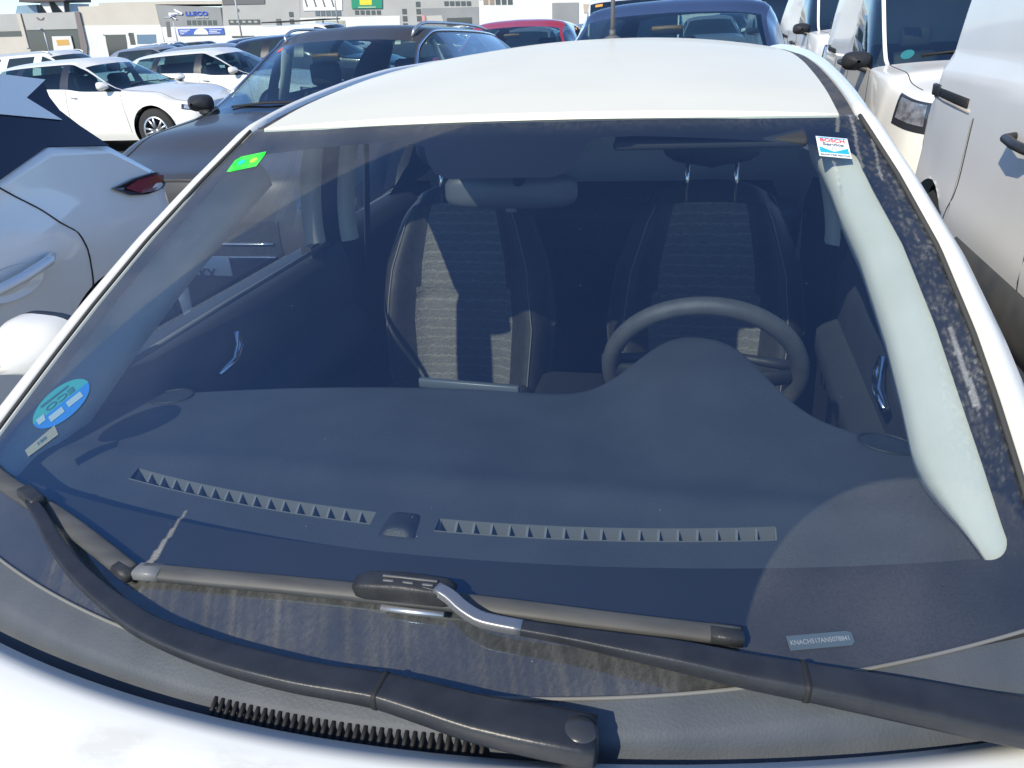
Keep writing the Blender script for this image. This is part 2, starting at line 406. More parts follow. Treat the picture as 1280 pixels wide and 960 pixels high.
sticker_serv()
def sticker_green():
    M = on_glass(-.5535, .930, .06, .0012)
    g = noisy('sticker_green', (.02, .62, .03), (.10, .75, .08), 40, .4)
    P = [(-.038, -.023), (-.028, -.026), (.034, -.027), (.040, .012), (.038, .022), (-.022, .024), (-.034, .015)]
    o = obj('inspection_sticker', *sheet(P, M), g, ws, False); o['label'] = 'small bright green inspection sticker'
    for c, cl, nm in (((-.012, .001), (.02, .55, .42), 'sticker_teal'), ((.018, -.002), (.42, .62, .05), 'sticker_lime')):
        b = MB().lathe([(0, 0), (.006, 0), (.009, 0)], (0, 0, 0), n=16); q = b.build('print_spot', principled(nm, cl, .4), ws, False); q.data.transform(M @ Matrix.Translation((c[0], c[1], .0005)))
sticker_green()
def sticker_eco():
    M = on_glass(-.614, .386, R_(53), .0012); r = .049
    gC = principled('eco_green', (.03, .20, .24), .4); bC = principled('eco_blue', (.02, .13, .38), .4); pl = principled('eco_pale', (.17, .27, .34), .4)
    up = [(r * math.cos(a), r * .98 * math.sin(a)) for a in np.linspace(0, math.pi, 24)]
    dn = [(r * math.cos(a), r * .98 * math.sin(a)) for a in np.linspace(math.pi, 2 * math.pi, 24)]
    o = obj('emission_sticker', *sheet(up, M), gC, ws, False); o['label'] = 'round green and blue emission sticker low on the glass'
    obj('blue_half', *sheet(dn, M), bC, ws, False)
    text_mesh('ECO', .021, 'lettering', principled('eco_ink', (.03, .09, .16), .5), ws, M @ Matrix.Translation((.002, .012, .0006)) @ Matrix.Rotation(math.pi, 4, 'Z'), .0003, 1.25, 0)
    for x0, x1, y0, y1 in ((-.026, -.002, -.028, -.010), (.006, .032, -.026, -.008)):
        obj('printed_panel', *sheet([(x0, y0), (x1, y0), (x1, y1), (x0, y1)], M, .0006), pl, ws, False)
    ik = MATS['eco_ink']
    obj('printed_bar', *sheet([(-.028, .026), (.022, .026), (.022, .032), (-.028, .032)], M, .0006), ik, ws, False)
    obj('printed_panel', *sheet([(-.043, -.012), (-.031, -.012), (-.029, .006), (-.043, .006)], M, .0006), pl, ws, False)
    # small pale tag under the round sticker
    M2 = on_glass(-.598, .322, R_(53), .0012)
    obj('paper_tag', *sheet([(-.03, -.011), (.02, -.014), (.022, .014), (-.03, .010)], M2), principled('tag_grey', (.14, .17, .17), .5), ws, False)
    text_mesh('120', .011, 'lettering', ik, ws, M2 @ Matrix.Translation((-.004, 0, .0006)), .0005, 1, 0)
sticker_eco()
def vin():
    M = on_glass(.472, .152, R_(17), -.014)
    p_ = [(-.034, -.0075), (.030, -.0075), (.034, -.004), (.034, .005), (.030, .0075), (-.034, .0075)]
    o = obj('number_strip', *sheet(p_, on_glass(.472, .152, R_(17), .0008)), principled('vin_grey', (.055, .085, .12), .5), ws, False)
    o['label'] = 'narrow grey strip with the chassis number'
    text_mesh('KNACH517AN5078841', .0068, 'lettering', principled('vin_ink', (.20, .23, .27), .5), ws, on_glass(.4715, .1515, R_(17), .0014), .0001, .92, 0)
vin()

# ------------------------------------------------------------------ bonnet, cowl
def bonnet():
    nx, ny = 61, 40; A = np.zeros((ny, nx, 3))
    for i, t in enumerate(np.linspace(0, 1, ny)):
        for j, u in enumerate(np.linspace(-1, 1, nx)):
            hw = .86 - .10 * t ** 2; x = u * hw
            yb = -.028 + .33 * min(abs(x), .74) ** 2; yf = -.98 + .25 * x * x
            y = yb + (yf - yb) * t
            z = .932 - .10 * t - .12 * t ** 3 - .055 * x * x - .14 * max(abs(u) - .82, 0) ** 1.5 + .010 * math.exp(-((abs(x) - .5) / .06) ** 2) * ss(0, .2, t)
            A[i, j] = (x, y, z - .006 * (t < .001))
    A2 = A[:1].copy(); A2[0, :, 2] -= .03; A2[0, :, 1] -= .008
    A = np.concatenate([A2, A])
    o = MB().grid(A, True).build('bonnet', bonnet_mat()); own(o)
    # folded lip of the bonnet along the cowl
def bonnet_mat():
    m = noisy('bonnet_paint', (.78, .78, .74), (.75, .75, .71), 3, .35, coat=.6)
    b = m.node_tree.nodes['Principled BSDF']; base = b.inputs['Base Color'].links[0].from_socket
    tc = N(m, 'ShaderNodeTexCoord'); mp = N(m, 'ShaderNodeMapping'); mp.inputs['Scale'].default_value = (7, 18, 7)
    nz = N(m, 'ShaderNodeTexNoise'); nz.inputs['Scale'].default_value = 1.3; nz.inputs['Detail'].default_value = 8; nz.inputs['Roughness'].default_value = .7
    # dried mud smears, two patches near the trailing edge
    sep = N(m, 'ShaderNodeSeparateXYZ'); L(m, tc.outputs['Object'], sep.inputs[0])
    def bandpass(sock, c, w):
        s = N(m, 'ShaderNodeMath', operation='SUBTRACT'); s.inputs[1].default_value = c; L(m, sock, s.inputs[0])
        a = N(m, 'ShaderNodeMath', operation='ABSOLUTE'); L(m, s.outputs[0], a.inputs[0])
        r = N(m, 'ShaderNodeMapRange'); r.inputs[1].default_value = w; r.inputs[2].default_value = w * .55; L(m, a.outputs[0], r.inputs[0]); return r.outputs[0]
    def mul(a, c):
        q = N(m, 'ShaderNodeMath', operation='MULTIPLY'); L(m, a, q.inputs[0]); L(m, c, q.inputs[1]); return q.outputs[0]
    p1 = mul(bandpass(sep.outputs[0], .0, .16), bandpass(sep.outputs[1], -1.285, .035))
    p2 = mul(bandpass(sep.outputs[0], -.20, .05), bandpass(sep.outputs[1], -1.275, .03))
    mxm = N(m, 'ShaderNodeMath', operation='MAXIMUM'); L(m, p1, mxm.inputs[0]); L(m, p2, mxm.inputs[1])
    L(m, tc.outputs['Object'], mp.inputs[0]); L(m, mp.outputs[0], nz.inputs['Vector'])
    rr = N(m, 'ShaderNodeMapRange'); rr.inputs[1].default_value = .46; rr.inputs[2].default_value = .60; rr.inputs[4].default_value = .38; L(m, nz.outputs[0], rr.inputs[0])
    f = mul(mxm.outputs[0], rr.outputs[0])
    mx = N(m, 'ShaderNodeMix', data_type='RGBA'); mx.inputs[7].default_value = (.50, .47, .38, 1)
    L(m, f, mx.inputs[0]); L(m, base, mx.inputs[6]); L(m, mx.outputs[2], b.inputs['Base Color'])
    return m
bonnet()
def cowl():
    nx = 121; xs = np.linspace(-.80, .80, nx); rows = []
    # from just under the glass, forward to the gutter by the bonnet
    def yg(x): return .03 + .4 * min(abs(x), .72) ** 2
    def yb(x): return -.028 + .33 * min(abs(x), .74) ** 2
    for k, (t, dz) in enumerate(((-.25, -.012), (-.02, -.006), (0.02, .0015), (.12, -.002), (.45, -.010), (.58, -.018), (.63, -.034), (.95, -.055), (1.12, -.06))):
        rows.append([(x, yg(x) + (yb(x) - yg(x)) * t, G(x, yg(x)) * 1.0 - .002 + dz - .10 * max(abs(x) - .62, 0)) for x in xs])
    o = MB().grid(np.array(rows), True).build('cowl_panel', COWLP, angle=40); own(o)
    # raised rubber lip against the glass
    lip = MB().tube([(x, yg(x) - .001, G(x, yg(x)) + .0015) for x in xs[6:-6]], .0022, 6).build('glass_seal', principled('grey_seal', (.16, .16, .155), .6)); lip.data.transform(INV); lip.parent = o
    g = MB()
    for x in np.arange(-.135, .16, .0085):
        y1 = yg(x) + (yb(x) - yg(x)) * .52; y2 = yb(x) + .004; z = G(x, yg(x)) - .006
        g.tube([(x, y1, z - .012), (x, (y1 + y2) / 2, z - .018), (x, y2, z - .030)], .0026, 6)
    q = g.build('air_grille', RUBBER); q.data.transform(INV); q.parent = o
cowl()

# ------------------------------------------------------------------ roof, pillars
RY = [1.03, 1.2, 1.4, 1.65, 1.9, 2.2, 2.5, 2.75, 2.9]
RX = [.592, .590, .588, .584, .576, .562, .545, .528, .515]
RZe = [1.362, 1.386, 1.404, 1.420, 1.428, 1.428, 1.420, 1.402, 1.385]
def roof():
    ys = np.linspace(1.03, 2.9, 50); xs_ = pchip(RY, RX, ys) - .030; ze = pchip(RY, RZe, ys); nx = 41
    A = np.zeros((len(ys), nx, 3))
    for i, y in enumerate(ys):
        for j, u in enumerate(np.linspace(-1, 1, nx)):
            x = u * xs_[i]; yy = y + (.25 * x * x - .075) * (1 - ss(1.03, 1.6, y))
            crown = (.024 + .022 * float(ss(1.03, 1.9, y))) * (1 - abs(u) ** 2.2)
            A[i, j] = (x, yy, ze[i] + crown + .004)
    F0 = A[:1].copy(); F0[0, :, 2] -= .012; F0[0, :, 1] -= .004
    E1 = A[:, :1].copy(); E1[:, 0, 2] -= .014; E2 = A[:, -1:].copy(); E2[:, 0, 2] -= .014
    b = MB().grid(A).grid(np.concatenate([F0, A[:1]])).grid(np.concatenate([E1, A[:, :1]], 1)).grid(np.concatenate([A[:, -1:], E2], 1))
    o = own(b.build('roof_panel', WHITE, angle=35))
    B = A.copy(); B[:, :, 2] -= .03; own(MB().grid(B, True).build('headliner', BEIGE))
    for s in (-1, 1):
        g = np.array([[(s * (x - .031), y, z - .006), (s * (x - .010), y, z - .007), (s * x, y, z - .004)] for x, y, z in zip(xs_ + .030, ys, ze)])
        own(MB().grid(g, s < 0).build('roof_gutter_trim', noisy('gutter_trim', (.04, .04, .045), (.085, .08, .07), 30, .6)))
    # white rail: A-pillar outer skin running up and back along the roof
    py = np.r_[np.linspace(.08, 1.03, 46), np.linspace(1.06, 2.9, 40)]
    for s in (-1, 1):
        V = []
        for y in py:
            if y <= 1.03: x0 = xe(y) + .007; z0 = G(x0, y) - .001
            else: x0 = float(pchip(RY, RX, y)[0]) + .002; z0 = float(pchip(RY, RZe, y)[0])
            k = float(ss(.25, 1.0, y)); wv = .060 - .018 * k
            prof = [(0, -.012), (.002, .003), (.010, .008), (wv * .5, .004), (wv * .82, -.012), (wv, -.034), (wv + .006, -.06)]
            V.append([(s * (x0 + a), y + .25 * a, z0 + b) for a, b in prof])
        own(MB().grid(np.array(V), s < 0).build('roof_side_rail', WHITE2))
        own(MB().tube([(s * (xe(y) + .020), y + .01, G(xe(y), y) - .030) for y in np.linspace(.22, 1.03, 30)] + [(s * (float(pchip(RY, RX, y)[0]) + .012), y, float(pchip(RY, RZe, y)[0]) - .036) for y in np.linspace(1.08, 2.85, 20)], .027, 8).build('pillar_light_block', DARKIN))  # dark tube added under the rail to block a sliver of sun on the seat
        # rubber bead between glass and pillar
        own(MB().tube([(s * (xe(y) + .003), y, G(xe(y), y) + .0015) for y in np.linspace(.25, 1.04, 40)], .0038, 6).build('glass_bead', principled('bead', (.05, .048, .042), .6)))
    # aerial at the back of the roof
    a = MB().lathe([(.030, 0), (.028, .012), (.012, .020)], (0, 2.53, 1.462)).tube([(0, 2.53, 1.475), (0, 2.545, 1.60), (0, 2.56, 1.72)], .0075, 8).tube([(0, 2.53, 1.475), (0, 2.532, 1.50)], .011, 8)
    own(a.build('aerial', principled('aerial_grey', (.10, .10, .105), .5)))
roof()
def sides():
    """outer sides: wing, doors, quarter; side windows; tail; wheels"""
    st = [(-.98, .62, .72), (-.6, .80, .84), (0, .865, .905), (.35, .872, .945), (.8, .88, .955), (1.5, .885, .965), (2.3, .87, .99), (2.8, .83, 1.02), (3.15, .76, 1.02)]
    ys = np.linspace(-.98, 3.15, 110)
    hw = pchip([a[0] for a in st], [a[1] for a in st], ys); zb = pchip([a[0] for a in st], [a[2] for a in st], ys)
    for s in (-1, 1):
        A = np.zeros((len(ys), 14, 3))
        for i, y in enumerate(ys):
            for j, t in enumerate(np.linspace(0, 1, 14)):
                z = .22 + (zb[i] - .22) * t; bul = .05 * math.sin(math.pi * min(t * 1.08, 1)) + .03 * t
                A[i, j] = (s * (hw[i] - .06 + bul + (-.045 * ss(.9, 1, t))), y, z)
        keep = np.ones((len(ys) - 1, 13), bool)
        for i in range(len(ys) - 1):
            for j in range(13):
                c = A[i:i + 2, j:j + 2].reshape(-1, 3).mean(0)
                for wy in (-.12, 2.53):
                    if math.hypot(c[1] - wy, c[2] - .32) < .36: keep[i, j] = False
        own(MB().grid(A, s > 0, keep).build('body_side', WHITE2))
        for wy in (-.12, 2.53):
            w = empty('wheel', (s * .78, wy - 1.2, .315), 0, CAR)
            t_ = MB().lathe([(.19, -.10), (.29, -.10), (.315, -.07), (.315, .07), (.29, .10), (.19, .10)], (0, 0, 0), 'X').build('tyre', TYRE, w)
            r_ = MB().lathe([(.0, .06 * s), (.05, .07 * s), (.17, .045 * s), (.195, .09 * s), (.195, -.09 * s)], (0, 0, 0), 'X').build('rim', ALU, w)
        # door glass, front and rear, leaning in to the roof rail; dark inside lower panel
        for y0, y1, y0t, y1t in ((.46, 1.46, .99, 1.42), (1.60, 2.35, 1.56, 2.25)):
            V = []
            for t in np.linspace(0, 1, 8):
                row = []
                for q in np.linspace(0, 1, 14):
                    yy = (y0 + (y0t - y0) * t) * (1 - q) + (y1 + (y1t - y1) * t) * q
                    xt = float(pchip(RY, RX, max(yy, 1.03))[0]) + .035; zt = float(pchip(RY, RZe, max(yy, 1.03))[0]) - .055
                    zz = .965 + (zt - .965) * t; row.append((s * (.815 + (xt - .815) * t), yy, zz))
                V.append(row)
            own(MB().grid(np.array(V), s > 0).build('side_window', thin_glass('door_glass', (.90, .95, .94), .0)))
        # quarter panel and pillar filler behind the rear door glass
        V = [[(s * .82, y, .985), (s * (.80), y, 1.06), (s * .70, y, 1.25), (s * (float(pchip(RY, RX, y)[0]) + .04), y, float(pchip(RY, RZe, y)[0]) - .05)] for y in np.linspace(2.36, 2.9, 6)]
        own(MB().grid(np.array(V), s > 0).build('quarter_panel', WHITE2))
    # tail: hatch with rear glass, bumper
    V = []
    for t in np.linspace(0, 1, 12):
        z = float(np.interp(t, [0, .5, .8, 1], [1.40, 1.02, .6, .28])); y = float(np.interp(t, [0, .5, .8, 1], [2.9, 3.16, 3.3, 3.3])); w = float(np.interp(t, [0, .5, .8, 1], [.53, .76, .84, .8]))
        V.append([(u * w, y - .12 * u * u, z) for u in np.linspace(-1, 1, 13)])
    A = np.array(V); own(MB().grid(A[5:], True).build('tailgate', WHITE2)); own(MB().grid(A[:6], True).build('rear_window', GLASS_FAR))
    V = []
    for t in np.linspace(0, 1, 8):
        z = .74 - .52 * t; V.append([(u * (.70 + .1 * t), -.99 - .06 * math.sin(t * 2.4) + .25 * (u * .75) ** 2 + .12 * abs(u) ** 4, z) for u in np.linspace(-1, 1, 17)])
    own(MB().grid(np.array(V)).build('front_bumper', WHITE2))
    fl = MB().box((0, 1.3, .22), (1.6, 3.6, .03)); own(fl.build('floor_pan', DARKIN, smooth=False))
    own(MB().box((0, .28, .62), (1.5, .03, .50)).build('bulkhead', DARKIN, smooth=False))
sides()
# ------------------------------------------------------------------ interior of the nearest car
def dash():
    def bump(x): return np.exp(-(np.abs(x - .345) / .135) ** 2.6)
    def yr(x): return .682 - .25 * x * x + .165 * bump(x)
    def zt(x, y):
        r = (y - .12) / (.56); b = bump(x) * ss(.42, .80, y)
        return .925 + .036 * ss(.10, .44, y) - .004 * ss(.45, .7, y) + .060 * b - .02 * ss(.55, .75, np.abs(x)) + .006 * np.exp(-((y - .385) / .03) ** 2)
    def yv(x): return .297 + .2 * x * x
    xs = np.unique(np.r_[np.linspace(-.71, .71, 143), -.478, -.075, .015, .443])
    nx = len(xs)
    def sheet_(y0f, y1f, n):
        A = np.zeros((n, nx, 3))
        for i, t in enumerate(np.linspace(0, 1, n)):
            y = y0f(xs) + (y1f(xs) - y0f(xs)) * t; A[i] = np.stack([xs, y, zt(xs, y)], -1)
        return A
    hv = .012
    b = MB().grid(sheet_(lambda x: .075 + .42 * x * x, lambda x: yv(x) - hv, 10))
    inv = ((xs[:-1] > -.4781) & (xs[1:] < -.0749)) | ((xs[:-1] > .0149) & (xs[1:] < .4431))
    b.grid(sheet_(lambda x: yv(x) - hv, lambda x: yv(x) + hv, 2), keep=~inv[None, :])
    b.grid(sheet_(lambda x: yv(x) + hv, yr, 40))
    # rolled rear edge and the face below it
    y = yr(xs); z = zt(xs, y)
    E = np.stack([np.stack([xs, y + a, z - c], -1) for a, c in ((0, 0), (.010, .003), (.018, .012), (.020, .028), (-.01, .07), (.02, .16), (.05, .40))])
    b.grid(E)
    o = b.build('dashboard', DASHM); own(o)
    def part(mb, name, mat, smooth=True, lab=None, angle=None):
        q = mb.build(name, mat, None, smooth, angle); q.data.transform(INV); q.parent = o
        if lab: q['label'] = lab
        return q
    for x0, x1 in ((-.478, -.075), (.015, .443)):
        v = MB(); xx = np.linspace(x0, x1, 40)
        f = lambda dy, dz: [(x, yv(x) + dy, zt(x, yv(x)) + dz) for x in xx]
        v.grid(np.array([f(hv, .0015), f(hv, -.024)])); v.grid(np.array([f(hv + .004, .0018), f(hv, .0015)]))
        v.grid(np.array([f(-hv, 0), f(-hv, -.024)]), True)
        v.grid(np.array([f(-hv, -.024), f(hv, -.024)]))
        k = int(round((x1 - x0) / .0232))
        for i in range(k + 1):
            x = x0 + (x1 - x0) * i / k; yy = yv(x); zz = zt(x, yy)
            v.prism([(x - .001, yy - hv, zz - .016), (x - .001, yy + hv, zz - .001), (x - .001, yy + hv, zz - .024), (x - .001, yy - hv, zz - .024)], (.003, 0, 0))
        part(v, 'defroster_vent', VENTM, False)
    # light sensor pod between the vents
    s_ = MB(); g = []
    for a in np.linspace(0, 1, 12):
        g.append([(-.032 + .024 * c * math.cos(0) * 1.0, .292 + (a - .5) * .05, zt(-.03, .29) + .011 * (1 - abs(c) ** 4) * (1 - abs(2 * a - 1) ** 4) - .001) for c in np.linspace(-1, 1, 12)])
    part(s_.grid(np.array(g)), 'light_sensor', PLASTIC)
    # tweeter ring at the right, shallow oval at the left
    for cx, cy, n_ in ((.616, .585, 'speaker_grille'), (-.585, .59, 'speaker_grille')):
        r = MB(); zz = zt(cx, cy)
        ring = [(cx + .040 * math.cos(a), cy + .030 * math.sin(a), zt(cx + .04 * math.cos(a), cy + .03 * math.sin(a)) + .001) for a in np.linspace(0, 2 * math.pi, 28)[:-1]]
        r.tube(ring, .0022, 6, closed=True)
        V = [(cx, cy, zz + .0005)] + [(cx + .037 * math.cos(a), cy + .027 * math.sin(a), zt(cx + .037 * math.cos(a), cy + .027 * math.sin(a)) + .001) for a in np.linspace(0, 2 * math.pi, 28)[:-1]]
        r.add(V, [(0, i, i % 27 + 1) for i in range(1, 28)]); part(r, n_, PLASTIC)
    # centre display edge standing at the back of the dash
    d = MB().box((-.055, .700, .956), (.19, .012, .018), Matrix.Rotation(R_(-4), 3, 'Z'), bev=.003); part(d, 'display_screen', principled('screen_edge', (.10, .11, .12), .35), lab='thin display standing up at the back of the dashboard')
    # instrument binnacle and column below the hood
    part(MB().tube([(.352, .66, .86), (.352, .86, .90)], [(.14, .06), (.05, .045)], 20), 'steering_column', DARKIN)
dash()
def steering():
    c = Vector((.352, .90, .915)); up = Vector((0, -.42, .907)).normalized(); rt = Vector((1, 0, 0)); nn = rt.cross(up)
    pts = [c + (rt * math.cos(a) + up * math.sin(a)) * .176 for a in np.linspace(0, 2 * math.pi, 65)[:-1]]
    w = empty('steering_wheel', (0, 0, 0), 0, CAR)
    leather = noisy('wheel_leather', (.075, .076, .078), (.092, .093, .095), 40, .36, bump=.35, bscale=700, bdist=.003)
    o = MB().tube(pts, .0168, 14, closed=True, up=tuple(nn)).build('rim', leather, w); o.data.transform(INV)
    s_ = MB()
    for a, wd in ((0, .022), (180, .022), (270, .03)):
        d = rt * math.cos(R_(a)) + up * math.sin(R_(a))
        s_.tube([c + d * .04 - nn * -.02, c + d * .11 + nn * .012, c + d * .172], [(wd * 1.2, .014), (wd, .010), (wd * .8, .010)], 10, up=tuple(nn))
    o = s_.build('spokes', DARKIN, w); o.data.transform(INV)
    h = MB().tube([c + nn * .005, c + nn * .03, c + nn * .045], [.075, .068, .03], 20, up=tuple(up)); o = h.build('hub', DARKIN, w); o.data.transform(INV)
    for s in (-1, 1):
        t = MB().tube([c - nn * .03 + rt * s * .03 + up * .02, c - nn * .03 + rt * s * .13 + up * .0, c - nn * .03 + rt * s * .195 - up * .01], [.008, .010, .013], 10).build('stalk', PLASTIC, w); t.data.transform(INV)
steering()
FABRIC = noisy('seat_fabric', (.115, .113, .112), (.15, .147, .143), 120, .9, bump=.5, bscale=160, stretch=(.35, 1, 1.6))
LEATH = noisy('seat_side_cloth', (.028, .028, .030), (.038, .038, .040), 60, .55, bump=.15, bscale=500)
def fabric_stitch():
    m = FABRIC; b = m.node_tree.nodes['Principled BSDF']; src = b.inputs['Base Color'].links[0].from_socket
    tc = N(m, 'ShaderNodeTexCoord'); w = N(m, 'ShaderNodeTexWave', wave_type='BANDS', bands_direction='Z')
    w.inputs['Scale'].default_value = 11; w.inputs['Distortion'].default_value = 2.2; w.inputs['Detail'].default_value = 2; w.inputs['Detail Scale'].default_value = 6
    L(m, tc.outputs['Object'], w.inputs['Vector'])
    r = N(m, 'ShaderNodeMapRange'); r.inputs[1].default_value = .88; r.inputs[2].default_value = .98; L(m, w.outputs['Fac'], r.inputs[0])
    mx = N(m, 'ShaderNodeMix', data_type='RGBA'); mx.inputs[7].default_value = (.19, .186, .178, 1)
    L(m, r.outputs[0], mx.inputs[0]); L(m, src, mx.inputs[6]); L(m, mx.outputs[2], b.inputs['Base Color'])
fabric_stitch()
def seat(cx, y0):
    s = empty('front_seat', (cx, y0 - 1.2, .3), 0, CAR)
    # backrest: front surface as a padded height field, leaning back
    nu, nv = 41, 50; U = np.linspace(-1, 1, nu); Vv = np.linspace(0, 1, nv)
    def half(v): return np.interp(v, [0, .15, .45, .7, .9, 1], [.225, .265, .285, .262, .21, .17])
    def front(u, v):
        bol = .085 * np.exp(-((np.abs(u) - .80) / .20) ** 2) * np.interp(v, [0, .1, .6, .95, 1], [.7, 1, .95, .45, .2])
        edge = -.06 * np.abs(u) ** 8 - .05 * ss(.93, 1, v)
        return bol + edge + .012 * np.exp(-((v - .55) / .02) ** 2) * -1 * (np.abs(u) < .55)
    zb, zt_, lean = .40, 1.10, .22
    P = np.zeros((nv, nu, 3))
    for i, v in enumerate(Vv):
        for j, u in enumerate(U):
            z = zb + (zt_ - zb) * v * (1 - .055 * np.abs(u) ** 3 * v)
            P[i, j] = (u * half(v), .02 + lean * (z - .75) - front(u, v), z - .3)
    cm = np.zeros((nv - 1, nu - 1), bool)
    for i in range(nv - 1):
        for j in range(nu - 1): cm[i, j] = abs((U[j] + U[j + 1]) / 2) < .56 - .06 * Vv[i] and Vv[i] < .93
    back = P.copy(); back[:, :, 1] = .02 + lean * (P[:, :, 2] - .45) + .10 - .05 * np.abs(U)[None, :] ** 4
    b = MB().grid(P, keep=~cm).grid(back, True)
    b.grid(np.stack([P[:, 0], back[:, 0]], 1)); b.grid(np.stack([P[:, -1], back[:, -1]], 1), True); b.grid(np.stack([P[-1], back[-1]], 0))
    b.build('backrest', LEATH, s)
    MB().grid(P, keep=cm).build('seat_insert', FABRIC, s)
    # stitched piping on both bolsters
    for k in (-1, 1):
        j = 1 if k < 0 else nu - 2; j2 = 4 if k < 0 else nu - 5
        MB().tube([P[i, j2] + np.array([0, -.002, 0]) for i in range(2, nv - 2)], .0022, 6).build('piping', principled('thread', (.17, .165, .155), .7), s)
    c = MB(); Q = np.zeros((24, nu, 3))
    for i, v in enumerate(np.linspace(0, 1, 24)):
        for j, u in enumerate(U):
            Q[i, j] = (u * .26, .02 - .52 * v, .24 + .05 * math.exp(-((abs(u) - .85) / .2) ** 2) - .12 * abs(u) ** 10 - .10 * ss(.85, 1, v) - .03 * (1 - v))
    c.grid(Q).build('cushion', LEATH, s)
    for k in (-.066, .066):
        MB().tube([(k, .02 + lean * (1.06 - .75), .76), (k, .02 + lean * (1.17 - .75), .89)], .006, 8).build('headrest_post', CHROME, s)
    h = MB(); H = []
    for v in np.linspace(-1, 1, 14):
        w = .13 * (1 - abs(v) ** 4) ** .5 + .01
        H.append([(w * math.cos(a), .115 + .055 * math.sin(a) * (1 - .5 * abs(v) ** 4) + lean * v * .08, .945 + .09 * v) for a in np.linspace(0, 2 * math.pi, 24)])
    h.grid(np.array(H), True).build('headrest', LEATH, s)
    return s
seat(-.362, 1.66); seat(.36, 1.66)
def cabin():
    own(MB().box((0, 2.30, .60), (1.32, .14, .75), Matrix.Rotation(R_(14), 3, 'X'), bev=.05).build('rear_seat', LEATH))
    own(MB().box((0, 2.52, .93), (1.2, .34, .02)).build('parcel_shelf', DARKIN, smooth=False))
    own(MB().box((0, 1.1, .42), (.22, 1.0, .36), bev=.04).build('centre_console', DARKIN))
    # sun visor under the leading edge of the roof lining
    for cx in (.34,):
        own(MB().box((cx, 1.012, 1.345), (.33, .15, .018), Matrix.Rotation(R_(12), 3, 'X'), bev=.007).build('sun_visor', principled('visor_grey', (.028, .03, .034), .8)))
    # rear-view mirror: we see its back
    m = empty('rear_view_mirror', (-.03, .99 - 1.2, 1.243), 0, CAR); V = []
    for t in np.linspace(0, 1, 8):
        k = math.sin(t * math.pi / 2) if t < 1 else 1
        V.append([(.132 * k * math.copysign(abs(math.cos(a)) ** .45, math.cos(a)), -.022 * (1 - t ** 2.2), .034 * k * math.copysign(abs(math.sin(a)) ** .55, math.sin(a))) for a in np.linspace(0, 2 * math.pi, 40)])
    hs = MB().grid(np.array(V), True).build('housing', principled('mirror_grey', (.085, .09, .10), .4), m); hs.rotation_euler = (R_(-6), 0, R_(2))
    fc = MB().grid(np.array([[(0, .0, 0)] * 40, [(x * .97, .002, z * .95) for x, y, z in V[-1]]])).build('mirror_glass', principled('mirror_silver', (.8, .82, .84), .02, 1), m, False)
    MB().tube([(.02, -.012, .02), (.03, -.06, .075)], .012, 10).build('stalk', DARKIN, m)
    MB().box((.0, .0, -.036), (.022, .012, .012), bev=.003).build('dip_lever', principled('lever_grey', (.13, .13, .135), .5), m)
    # A-pillar trim
    for s in (-1, 1):
        V = []
        for y in np.linspace(.265, 1.01, 48):
            x = xe(y) - .052 + .01 * float(ss(.8, 1, y)); z = G(x, y) - .010
            k = float(ss(.24, .345, y))
            if s > 0: k = float(ss(.235, .43, y)); wv = -.006 + .054 * k; q = [(x + .040, .012, -.004), (x + .016, 0, 0), (x - wv * .8, .012, -.006), (x - wv, .03, -.022), (x - wv + .012, .05, -.06), (x + .04, .08, -.09)]
            else: q = [(x + .050, .0, .0), (x + .040, .01, -.004), (x + .030, .02, -.03), (x + .022, .045, -.07), (x + .030, .07, -.10), (x + .06, .09, -.11)]
            V.append([(s * a, y + b_ * k, z + c_ * k) for a, b_, c_ in q])
        own(MB().grid(np.array(V), s > 0).build('windscreen_pillar_trim', BEIGE))
        # centre pillar trim: two pale strips with the dark door seal between
        def strip(ya, xa, xb, nm, mat, dy=.026):
            V = []
            for t in np.linspace(0, 1, 16):
                z = .985 + (1.345 - .985) * t; c = -.115 * t ** 1.5; y = ya - .12 * t
                V.append([(s * (xa + c + .004), y - .012, z), (s * (xa + c), y, z), (s * ((xa + xb) / 2 + c), y + dy * .4, z), (s * (xb + c), y + dy, z), (s * (xb + c), y + dy + .03, z)])
            own(MB().grid(np.array(V), s > 0).build(nm, mat))
        strip(1.48, .742, .712, 'centre_pillar_trim', BEIGE); strip(1.522, .714, .682, 'door_seal', RUBBER); strip(1.56, .684, .652, 'centre_pillar_trim', BEIGE)
        own(MB().box((s * .735, 1.56, .80), (.03, .24, .40)).build('lower_pillar_trim', DARKIN, smooth=False))
        own(MB().tube([(s * .66, 1.78, 1.26), (s * .69, 1.76, .95), (s * .70, 1.66, .55)], [(.024, .002)] * 3, 8, up=(1, 0, 0)).build('seat_belt', principled('belt_webbing', (.03, .03, .032), .8)))
        # inner door panels with sill, pocket, armrest, handle
        d = empty('door_panel', (s * .74, 1.05 - 1.2, .6), 0, CAR); V = []
        for y in np.linspace(.50, 1.62, 30):
            V.append([(s * (-.74 + .80), y - 1.05, .975 - .6), (s * (-.74 + .745), y - 1.05, .980 - .6), (s * (-.74 + .715), y - 1.05, .965 - .6), (s * (-.74 + .695), y - 1.05, .90 - .6), (s * (-.74 + .705), y - 1.05, .78 - .6), (s * (-.74 + .66), y - 1.05, .74 - .6), (s * (-.74 + .66), y - 1.05, .68 - .6), (s * (-.74 + .73), y - 1.05, .60 - .6), (s * (-.74 + .73), y - 1.05, .25 - .6)])
        MB().grid(np.array(V), s < 0).build('lining', DASHM, d, angle=50)
